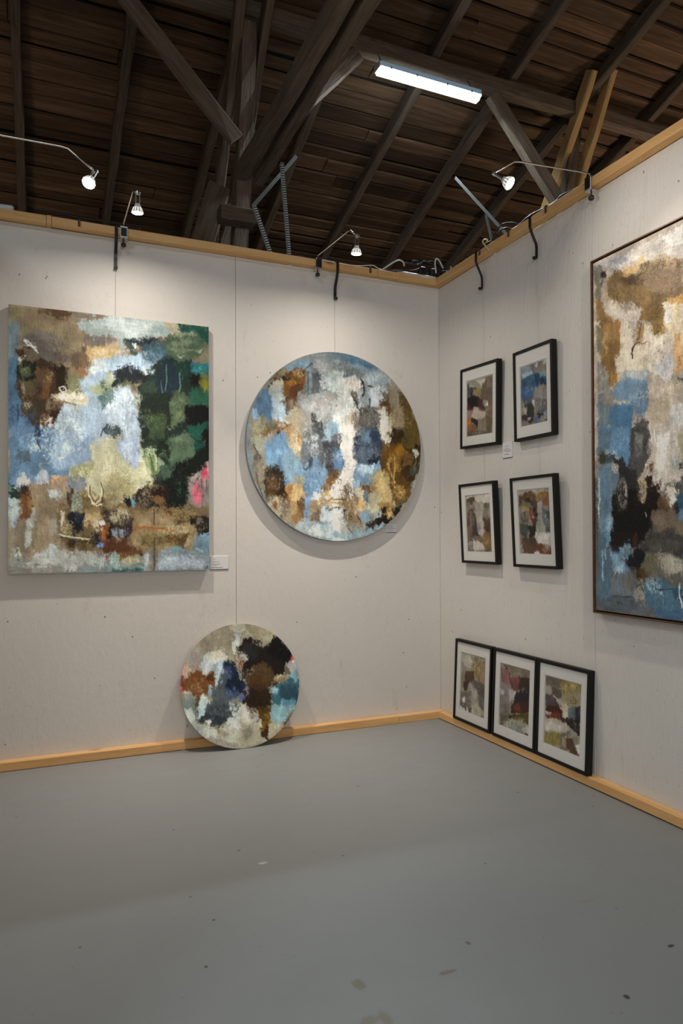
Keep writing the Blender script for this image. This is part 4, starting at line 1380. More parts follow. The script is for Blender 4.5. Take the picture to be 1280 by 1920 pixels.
p1.5 4a4a3a 185,1345 225,1330 240,1400 190,1405
k.5 d8dcd4 150,1310 270,1400
p2h 7f8580 900,1480 1280,1440 1280,1550 960,1550
p2h b4ada8 780,1480 900,1490 900,1540 760,1545
p1.5 8e1a22 1258,1370 1280,1370 1280,1420 1262,1420
k.5 c9d4c8 1060,1380 1280,1500
@ 200 830 6.4
p3 c8c09e 0,20 130,20 150,180 300,300 350,350 370,210 430,160 520,400 500,480 420,560 330,640 200,700 100,760 0,720
p3 b2a478 0,400 120,380 260,500 330,560 330,640 100,760 0,720
p2 97865c 0,640 80,640 110,700 60,780 0,800
k.45 dcd7ae 60,220 480,480
k.4 8e8052 0,240 330,660
p2v a4b1ca 140,0 350,0 365,200 350,350 300,260 210,220 140,160
p1.5v bcc8da 170,20 300,20 290,180 220,190
p3v 7f8a5f 360,100 560,70 620,200 600,350 540,400 490,290 430,150
l1.8v a8b280 470,180 500,300 530,370
l1.8v 4d5a38 500,130 540,260 560,350
l1.8v b6bf98 560,130 590,220 580,330
k.5 d0d8c2 350,60 640,160
p1.2 f0f2ec 540,75 630,60 600,90
p3v 55694f 740,0 1170,0 1180,180 1000,190 880,240 760,180
p2 0f5044 1050,0 1160,0 1150,110 1060,90
p3v 4b6450 640,290 800,240 800,330 720,450 640,410
p1.5 8f9d86 610,220 670,200 670,270 620,270
p2 1a271b 560,0 740,0 750,150 720,240 620,180 560,90
k.4 6b7d5c 560,60 860,260
p3 0f1a12 1000,190 1220,0 1222,220 1100,350 1030,380 980,450 960,640 930,740 700,760 720,560 620,460 740,430 830,300 900,230
k.3 36513c 720,240 1000,700
k.4 7d8a80 920,600 1060,760
p2v a08985 985,440 1040,390 1100,370 1150,280 1222,215 1222,700 1170,700 1130,620 1120,750 1010,750 990,600
p2v e8687c 1050,500 1115,490 1125,700 1060,745 1025,620
p1.5v f26f84 1060,520 1105,510 1105,640 1070,660
p1.5v de5a6e 1140,300 1190,270 1185,390 1150,470
p1.2 cf2c50 1160,350 1190,350 1185,385 1162,385
p1.2 cf2c50 1200,385 1222,385 1222,410 1202,410
p1.2 c94458 1040,630 1090,640 1070,665
l1.5v e9a0a8 1200,230 1205,330
l1.2v 5d4a46 1190,420 1195,560
l1.2v 5d4a46 1130,440 1140,560
k.35 403a36 1030,380 1160,620
p2v 8b7b76 1130,560 1222,540 1222,740 1150,740
p3 33251a 340,620 440,540 540,500 690,520 745,620 700,690 640,770 420,790 330,700
p2 2d150a 550,545 620,515 690,530 700,640 560,625
p2 7f5937 520,640 690,650 680,735 600,755 560,690
k.55 a79a7c 340,560 560,780
k.5 8f8464 400,490 700,600
p2 3a3a44 530,400 600,380 610,460 540,470
p2 6f98a9 265,680 330,670 340,740 300,780
p2 1b1a1c 210,640 270,660 280,780 220,760
p3 967a53 320,850 440,820 560,800 740,850 860,915 1040,1000 1055,1090 1030,1140 1015,1270 870,1285 400,1275 300,1255 300,920
p3h a38660 320,900 540,850 700,920 820,990 700,1010 400,1000
l1.6 4a3828 565,810 560,980
l3h 9a5a28 310,1025 500,1018 650,1035 800,1060
p3 5f4426 700,830 860,830 980,870 1110,885 1000,950 860,960 860,900 760,870
k.55 a08a5a 700,770 1110,960
p2 6b3418 690,810 780,830 740,860
p3 5d4120 690,1140 800,1130 960,1060 970,1180 930,1270 860,1280 810,1200 700,1180
p3 6c5836 380,1120 520,1100 640,1130 700,1200 580,1200 440,1210
k.5 8d7440 380,1030 960,1280
k.5 c7b28c 560,980 1040,1110
p2 a8906c 960,1120 1030,1130 1015,1265 930,1260
p3 3c2d22 0,840 150,830 200,860 290,880 292,1080 230,1165 160,1100 0,1150
p2 5a4a30 110,840 200,850 190,940 120,950
k.6 cbbf9f 0,770 300,1000
p2 8e959c 55,1040 210,1050 185,1145 100,1140
l1.2 3a3a3c 130,1050 132,1130
p2 3b2433 210,990 285,1000 260,1120 210,1130
p2 1c1410 20,950 50,960 50,1140 15,1120
p2 8a4a22 0,960 30,990 20,1090 0,1100
p3 61361a 0,1160 100,1150 190,1165 280,1240 330,1260 410,1290 430,1340 360,1360 240,1400 140,1390 105,1300 0,1290
p2 7d4c24 130,1300 400,1290 380,1350 150,1370
p1.5 b46a3a 100,1150 160,1155 120,1190
k.5 b89a74 230,1140 420,1260
p3 a99c7a 120,1400 220,1395 390,1350 370,1430 250,1480 160,1470
k.5 d5cbb0 160,1370 400,1470
p3h 838a90 440,1290 700,1290 870,1280 1000,1300 1222,1330 1222,1530 440,1530
p3h 9da1a8 610,1400 760,1380 960,1390 1160,1440 1100,1500 640,1510
k.45h b9bdc4 600,1320 1220,1500
p3v 7c7468 440,1290 600,1290 590,1530 520,1530 440,1400
p2v a9a7a4 445,1350 490,1340 480,1500 445,1500
l2.4v 4c4034 562,1140 566,1300 558,1525
p3v 6f8898 1050,1070 1222,1055 1222,1300 1120,1320 1020,1270
p1.5 9fb0bc 1060,1250 1140,1290 1130,1310
p2 6c9a98 780,1250 830,1255 860,1290 790,1300
p3 1e1712 955,930 1110,885 1150,890 1222,990 1200,1055 1140,1080 1080,1080 1050,990
p1.5 8b7466 1070,920 1120,900 1110,970 1050,970
k.45 8f8878 1040,890 1222,1080
p2h 82948c 0,1330 110,1380 200,1480 440,1500 440,1530 0,1530
k.5 c5d2c6 0,1310 200,1510
p1.5h 2f5c58 60,1510 440,1515 440,1535 60,1532
p1.2 9a1a20 0,1365 15,1370 5,1400 0,1400
k.5 4c4a36 1150,1470 1222,1520
''')
W1.script(TX1)
W1.knife(2600, 4, 12, 0.5)
W1.knife(500, 8, 22, 0.35, 'h')

# ------------------------------------------------------------------ work 2: the large round painting
W2 = Painting([(461.3, 642.5), (787.5, 677.5), (789.3, 1013.0), (462.3, 1015.5)], 350, 350, 22, '8f8a80',
              [[(205, 194, 184), (232, 224, 217), (185, 174, 165)], [(192, 180, 170), (196, 186, 177), (160, 148, 139)], [(180, 167, 157), (172, 160, 150), (152, 140, 130)]])

TX2 = ("""
@ 440 620 3.2
s5 9aa3ab 330,200 560,130 760,150 900,240 920,420 700,480 420,480
s5 a49f9a 400,380 620,380 640,560 600,700 420,560
s5 7f97ae 120,380 320,480 400,640 560,800 540,980 440,1100 330,900 200,780
s4 6b4d22 880,330 1040,400 1110,620 1090,860 1000,1010 880,900 880,650
s4 96826a 100,560 380,480 400,720 200,760 90,680
s5 8a8880 400,1120 900,1150 700,1260 480,1230
s4 8c7050 180,860 440,940 420,1150 300,1120 190,980
@ 460 650 7.529
p3h 8a949a 880,160 1060,90 1280,80 1280,250 1000,240 930,220
p3h 7fa0b6 560,290 700,230 880,170 920,230 870,320 720,330 590,340
k.5h a9bcc8 620,200 940,330
p2h 6f93ad 650,240 860,190 800,290 700,300
p3 6e5a3c 370,470 500,330 560,320 600,400 540,480 420,480
p3 94805c 480,390 560,330 600,360 540,450
p3 6f4316 590,400 640,340 800,320 880,345 850,390 700,420 620,450
p2 b98a4e 680,350 800,340 760,390 690,410
p3 8a5518 530,450 700,430 830,420 830,560 790,650 700,730 590,730 560,640
p2 6a3c14 640,620 700,540 820,520 790,640 700,720 620,720
k.55 c68f3c 560,460 760,560
k.5 e0c48c 680,360 840,440
p1.5 2c1c0c 520,440 640,450 630,490 560,480
p1.5 2c2010 340,560 440,450 470,460 380,560
p3 554030 540,740 740,740 680,860 600,900 550,830
k.5 a18a70 580,700 780,900
p2 4d4a48 445,800 490,780 520,830 500,860 460,850
p2 39352c 520,860 560,870 600,930 580,975 530,920
l1.4 3c3834 870,290 940,235
p1.5 3a4650 860,290 885,300 870,350
p3 c2b8a4 370,570 430,480 520,470 550,580 480,600
p3v b0b8b8 330,600 540,580 560,740 480,780 380,720
p2v 587a9a 150,780 240,600 330,590 370,720 380,1080 310,1040 220,960 160,1010 140,920
p2v 6c8fac 380,720 420,760 440,880 380,1060
p2v a8b8c4 380,740 460,720 540,860 580,980 560,1050 400,1050
k.5 dde0dc 420,980 540,1060
p2v 8faec8 90,880 150,880 150,1000 90,1000
p3 9a8a68 80,1100 160,1020 225,960 290,1020 330,1110 400,1150 330,1240 230,1290 120,1330 70,1300
k.5 b8a888 80,980 320,1300
p3 7b6848 300,1090 420,1100 380,1200 280,1290 240,1280
p2 6e5338 380,1140 440,1070 560,1070 620,1120 560,1170 460,1190
p2 a58466 430,1080 560,1075 570,1130 470,1150
p1.5 2f2a22 440,1190 470,1200 450,1245
p2 c19a74 290,1290 370,1210 375,1300
p3 b3a48a 560,1010 640,900 740,880 810,940 800,1180 760,1300 640,1120
p3 b18e64 530,1190 640,1110 760,1240 780,1431 640,1431 590,1310
k.5 e6d6b4 620,1120 800,1420
k.4 5d4c38 560,1090 660,1180
p2v 6f93b4 310,1310 440,1240 530,1200 600,1310 640,1431 300,1431
p3 b4a88c 100,1320 290,1290 300,1431 90,1431
p3v 8e9498 20,1120 70,1100 80,1431 20,1431
p3v 7b858a 840,360 930,250 1000,300 1050,400 1060,560 1020,650 940,640 880,720 840,640
p3v 5f6568 910,380 1000,340 1040,420 1050,540 1030,640 970,650 930,540
p3v 8fa0ab 860,340 910,300 900,600 880,700 860,560
l1.6v 4c5a60 880,360 880,600 885,680
p3h a9a8aa 960,240 1160,250 1280,300 1280,370 1050,400 980,360
k.45h c9cdd0 960,220 1280,380
p2 4e555a 960,310 990,310 1030,380 1080,395 1040,410 980,370
p2 b9cdd4 1060,410 1200,360 1240,370 1220,480 1060,470
p2 dde6e9 1030,470 1280,380 1280,610 1120,600 1060,540
k.45 5f6b70 1040,480 1200,640
p3 a6a7a8 780,660 960,660 1060,640 1280,640 1280,1060 1100,1060 960,940 840,930 760,800
p3 b2a8a4 940,760 1200,680 1240,740 1000,830
k.45 d9d6d4 860,680 1280,980
p2 c9c7c6 1200,780 1280,760 1280,960 1220,1000
p3 a09a94 800,930 930,920 930,1080 800,1250
k.5 cfcac6 780,1020 960,1431
p3v 75777a 820,1200 960,1080 1100,1080 1110,1300 1060,1431 880,1431
p1.5 3f4448 920,930 945,930 975,1040 1020,1075 960,1080 930,1000
p2 52565a 940,1100 1060,1060 1110,1130 1090,1290 1050,1260 960,1180
p1.5 24282c 1030,1050 1070,1060 1110,1130 1180,1150 1160,1190 1090,1140
p1.5 e3e0da 1010,1000 1055,1010 1030,1060
k.5 dfe3e6 820,1220 1100,1431
p3v 98b0c0 1100,1090 1280,1060 1280,1320 1110,1320
k.4 c9dbe4 1110,1080 1280,1300
p2 706d70 1110,1330 1280,1310 1280,1431 1090,1431
@ 620 650 7.529
p3h 7790a0 0,80 150,90 330,130 300,200 150,210 0,200
p3h 5f87a3 220,120 360,150 500,220 700,340 560,350 420,320 230,230
p3h 8da7b8 250,210 440,280 520,340 400,350 250,290
p2h 4f7898 440,270 640,300 700,345 520,330
p3h 8d9498 0,220 200,240 420,330 440,420 330,400 200,420 160,340 0,330
p2h a9b3b8 40,200 150,205 160,250 60,250
k.4h 555c60 20,200 230,280
p3 70797c 190,330 340,320 450,390 420,430 320,400 210,420
p3 a3aeb6 440,350 640,370 740,380 830,460 810,560 640,510 470,470
k.5 c9d4dc 430,340 830,580
k.35 4c5760 640,400 790,520
p2h 8e9c9e 600,500 740,490 820,560 800,620 640,540
p3 c9d6d6 0,360 160,330 200,440 130,520 120,620 0,620
p3v dfe0dc 120,440 220,430 330,430 330,640 400,900 300,960 220,1040 200,1431 130,1431 100,1200 30,1000 100,800
p2v eadfd2 200,450 440,480 450,600 380,640 300,620 250,700 200,640
p2v d9dcda 120,560 250,560 300,700 330,900 200,980 130,940
k.4 b9b8b6 0,620 120,1000
p3v dcd4cc 200,1050 300,1100 330,1260 300,1431 190,1431
p2 c2b098 200,1020 260,980 300,930 330,1010 270,1100 220,1120
k.5 e8dfd6 180,900 340,1400
k.5 6e5c50 260,880 440,1160
p1.5 4d4440 275,620 305,618 320,690 375,830 340,840 300,700
p1.5 6b625c 325,640 355,640 380,760 385,830 345,780
p2 2b2725 335,850 380,820 410,900 350,900
p1.5 3c3431 330,930 360,960 365,1060 330,1040
k.5 dcd6d0 320,840 420,1080
p3v a9b5b8 380,640 460,600 560,560 580,640 560,900 420,880 390,780
k.5 e3e9ea 380,580 580,880
k.4 53585a 400,620 580,880
l2v 23262a 425,470 455,530 465,600 470,660 450,700
l2h 2a2826 520,555 600,575
l2v 34383a 540,730 555,800 550,860
p3v c5ccd6 560,600 700,560 820,640 800,720 700,760 680,830 580,830
k.5 eceef2 500,540 820,780
k.4 6a5e50 690,600 840,780
p2 7a6a54 720,620 820,650 840,740 760,720
p2 6b4434 680,830 710,760 770,790 740,820
p2 9a6a50 670,850 800,830 800,870 720,860
p3 8a7b66 820,500 900,520 1000,640 960,900 1000,1040 900,1120 860,900 830,700
p3v 5c4420 960,640 1050,700 1100,820 1040,930 1000,860
p3v 68501f 1000,960 1150,920 1240,1180 1250,1431 1000,1431 960,1200
p3v 8f7a5c 860,880 980,850 1020,960 1000,1180 900,1150
k.5 a8926c 840,840 1040,1180
p3v 3d2813 880,1180 1000,1170 1000,1340 940,1431 860,1431 850,1260
p3 d8cbb8 640,900 760,860 790,960 820,1100 860,1180 800,1210 860,1330 820,1390 740,1370 700,1220 640,1080
p2v e3d8cc 690,960 780,940 800,1180 730,1180 680,1060
p2 b4a888 810,980 880,1010 890,1120 820,1170
k.4 4a4034 760,1180 880,1320
p3 57524c 410,900 560,880 660,930 690,1000 640,1130 640,1180 520,1140 430,1100
k.5 8a8680 400,880 700,1180
p2 6f6860 430,1000 540,960 560,1050 460,1080
p3v 45566a 330,1280 430,1150 640,1150 700,1240 720,1431 330,1431
p3v 2f3b4e 560,1200 660,1200 700,1431 560,1431
p3v 5d7186 440,1180 560,1180 560,1431 430,1431
p1.5 2a3434 325,1270 380,1270 360,1320
p2v 8aa9bc 0,1070 90,1080 110,1200 0,1280
p3 77757a 0,1260 120,1230 160,1431 0,1431
p2 5e4818 720,1340 800,1400 850,1400 1000,1431 720,1431
l1.4v 1d1c16 1180,1370 1195,1431
@ 460 830 7.529
p3v 7b8388 15,0 80,0 110,240 160,420 130,560 60,360 20,160
p3v 8b7d6a 90,60 200,60 230,200 260,420 230,620 160,560 110,360
p3v a4a290 100,0 260,0 270,120 240,210 180,160
k.5 5b5246 100,80 260,460
k.45 b9a98c 140,160 290,560
l1.5v 4a4236 120,40 170,150 210,230
l1.2v 4a4236 150,420 190,620 240,760
l1.3v 3a342c 275,520 290,700 295,800
p3v 7094b4 300,0 640,0 700,100 720,210 790,150 830,400 800,640 740,600 600,620 540,560 480,400 380,330 290,320
p3v 86a2b6 560,60 720,220 780,200 800,420 680,540 560,540 520,300
k.4 9dbcd4 320,40 560,400
p3 c3a884 600,0 800,0 790,140 740,210 700,110 640,60
k.5 eedcb8 640,20 800,200
p3v 6c6f74 800,0 1060,0 1100,200 1060,380 940,260 900,440 820,380 790,240
p3v 7c99b4 880,240 1000,230 1080,380 1100,560 1060,660 900,700 820,460
k.5 c2c8ce 820,0 1100,220
p2v 5c6066 900,240 950,220 930,320 890,360
l1.5v 3b4656 820,360 860,400 920,300 950,240
p3v 4a4a50 1080,0 1280,0 1280,340 1180,420 1110,220
k.55 d9dfe0 1090,60 1280,340
k.5 25272c 1100,100 1280,420
p2v 587ca4 1240,160 1280,140 1280,240 1250,230
p2 36414e 1040,420 1050,440 1040,460
p3v 6a8aa8 810,480 1100,460 1080,640 1000,700 920,780 940,1060 850,1080 820,880
p2v 8a9cb8 830,780 940,760 930,900 940,1040 850,1040
k.4 a9c0d4 820,480 1080,720
p3 72502f 1110,600 1150,480 1200,380 1280,330 1280,590 1200,640 1080,660
k.5 3b2c22 1140,340 1280,560
k.5 b08a62 1090,440 1280,660
p3 3e2c1c 300,360 380,330 470,340 500,440 530,600 600,660 590,770 480,760 400,720 300,740 270,520
p2 6a4316 300,560 400,500 470,560 440,680 350,740 300,700
k.5 8d7258 270,400 540,700
k.45 1b1410 290,340 600,760
k.35 b59c7c 300,380 540,720
p3 a8937a 310,740 430,740 460,860 640,900 640,1040 620,1130 520,1100 430,1010 380,930 300,860
p2 8c6648 540,780 630,760 640,880 560,890 500,830
k.55 d5c4a8 300,730 640,1080
k.4 3a2c20 380,760 640,1100
p2 7d4c28 380,860 440,850 430,940 380,940
p3 c79f66 600,620 760,610 830,720 820,780 740,820 730,980 820,1040 820,1100 660,1150 640,1060 650,860 620,760
p2 b87a3c 600,640 690,640 690,720 640,750 600,710
p2 d8b276 700,640 790,660 810,720 700,840 650,840 660,740
p2 81603c 730,830 790,780 820,860 830,1040 760,1060 740,940
p2 a0744a 640,1020 780,980 820,1100 680,1150
k.5 594026 720,760 840,960
p2 a89c88 680,480 780,490 790,600 700,600
p3 d0b890 1060,740 1200,640 1280,560 1280,640 1200,720
p2 c09448 1050,730 1200,650 1200,720 1080,750
p2 e6dccf 1200,620 1280,570 1280,760 1210,740
p1.5 eceef0 970,700 1060,700 1060,745 970,760
p2h e9e2da 940,790 1060,760 1200,745 1280,780 1280,830 1170,820 960,825
p3 b29268 950,830 1160,800 1280,840 1280,900 1060,880 1050,940 1060,1090 940,1090 930,900
k.5 e6d7bc 940,820 1280,920
p2 756250 960,980 1060,940 1055,1090 960,1090
p3v c9d0d6 1060,900 1280,950 1280,1110 1060,1080
p1.5h 5b5650 1110,925 1280,920 1280,945 1120,950
p3h a5adb0 690,1170 860,1070 1000,1110 1280,1090 1280,1300 1100,1290 900,1260 740,1220
p2h c4cccd 880,1240 1280,1290 1280,1350 1060,1330
p2h 93a3aa 1040,1120 1280,1110 1280,1180 1080,1200
p2h 8b9ca0 1040,1320 1280,1340 1280,1390 1120,1370
k.5h d5dde0 800,1140 1280,1340
k.4 ab9a70 640,1090 860,1180
@ 620 830 7.529
p3v 54575e 0,0 80,0 120,60 200,140 200,200 180,340 80,380 0,340
p3v 5f7fa2 50,100 190,80 210,330 120,380 40,320
k.5 a5c0dc 50,60 200,300
k.5 23262c 0,0 60,360
k.4 ccd8dc 0,100 60,340
p3v e6dcd2 180,0 290,0 320,220 370,290 360,460 300,660 330,760 200,760 0,760 0,600 100,500 200,420 210,240 150,80
p2v e9dfd6 220,240 340,260 340,420 220,440
p3v 3f485a 330,0 710,0 720,200 700,300 380,300 330,200
p3v 4e5a6c 330,120 500,80 520,260 380,290
p2 171d2b 530,190 700,160 720,330 620,300 520,260
k.5 6b7888 340,0 720,280
p1.5h 615a5c 600,160 740,170 740,190 620,190
p2v 242c3c 640,260 720,220 715,380 680,400
p3v 7a97b0 320,400 400,310 560,320 690,290 700,380 620,440 560,560 420,580 330,580
p2v 9ab4cc 390,320 620,300 560,420 430,420
k.5 d2dde8 340,280 680,460
p2v 93abc0 310,560 390,560 380,640 310,640
p3v 6d4712 740,40 900,40 1030,60 1040,200 1000,420 920,480 800,380 740,280
p2v 9a6812 900,80 1020,80 1020,180 920,180
p3v 5c3d14 720,200 860,300 940,460 1080,400 1140,560 1120,660 1000,700 860,560 740,400
p3v 3c2810 1040,100 1250,60 1250,280 1180,520 1100,560 1000,420
p2v 46443a 1130,330 1220,330 1180,460 1120,420
p2v 6b4a26 1040,180 1130,180 1120,300 1040,320
k.5 a07a3c 760,100 1040,500
l1.5 c0975c 890,220 900,360 880,500 900,640
l1.4 b08a50 790,290 840,420 900,560
p1.5v b8b09c 1150,90 1190,70 1225,190 1190,220 1165,200
p1.5v 1b1710 1180,10 1205,60 1190,110 1170,60
p3 aa8f5e 560,540 600,460 740,400 820,460 860,620 840,760 900,800 860,960 740,900 600,880 580,700
p2 c4a56c 620,480 760,440 800,640 700,700 620,620
k.5 7b5c34 560,440 880,860
k.4 dcc08c 600,440 880,900
p2 6c4a2c 400,600 540,580 600,640 600,700 560,720 460,680
p2 5f3e22 820,560 900,560 900,700 840,660
p3 664516 860,680 1060,640 1120,700 1060,840 960,900 880,820
k.5 b8904c 860,560 1080,860
p1.5 c9a46a 945,670 1000,680 980,710
p1.5 6b6268 1080,630 1130,640 1110,670
p2v 5b6476 450,720 540,690 540,820 480,830
p3 c6b48e 340,660 460,680 470,820 540,830 600,880 640,940 590,1000 540,930 400,930 370,860
p2 d0a268 370,800 500,840 480,900 380,920
p2 a89a7c 540,720 620,720 680,840 640,960 580,900
p3 8a6436 660,860 860,820 880,900 780,930 680,900
p3 1f150c 700,920 760,900 860,930 960,920 1020,880 900,1060 740,1160 620,1150 640,1050
p2 c2a060 780,920 840,900 880,1060 800,1010
p2 5d4a2a 900,820 1040,780 1080,760 1020,880 920,920
k.4 4b3b26 480,1080 740,1220
p2 2d241a 490,1160 540,1110 640,1110 620,1180 520,1200
p3h 8b959c 380,960 560,950 600,1010 540,1080 500,1140 420,1120 380,1050
p3v 7f98ae 400,960 540,960 560,1040 440,1060
p2 8f8f88 560,1010 690,920 700,1000 600,1100
p2h dbc8a8 0,780 180,780 180,920 0,920
l1.6h 6d5238 0,795 100,800 180,790
l1.6h 8a6a44 0,850 180,850
p1.5h 413a34 0,930 180,920 180,945 0,950
p3 6d5130 190,640 210,620 240,700 240,760 200,760
p3v 8d6f4c 180,760 340,740 380,800 390,940 380,1160 300,1180 240,1100 220,960 130,900
k.5 4a3624 100,540 360,1100
k.5 dcc8a8 160,740 400,1140
p3v d0d4da 0,960 180,960 200,1080 160,1180 0,1240
p1.5 382a1e 170,960 205,960 200,1000
p1.5v 4f3c28 240,970 280,1050 270,1090
l1.4 33312c 370,1040 410,1110
l1.4 33312c 245,1200 300,1270
p3 a7a094 100,1180 240,1120 440,1160 450,1200 300,1260 120,1250
k.5 7a6848 200,1080 440,1270
p2v e4eaee 70,1100 110,1120 110,1310 90,1310
p3h 8d9fa6 0,1250 300,1270 500,1200 740,1170 560,1270 380,1340 200,1380 0,1380
p2h c6d0d0 0,1350 220,1350 200,1390 0,1390
""")
W2.script(TX2)
W2.knife(2200, 4, 12, 0.5)
W2.knife(300, 8, 20, 0.35)

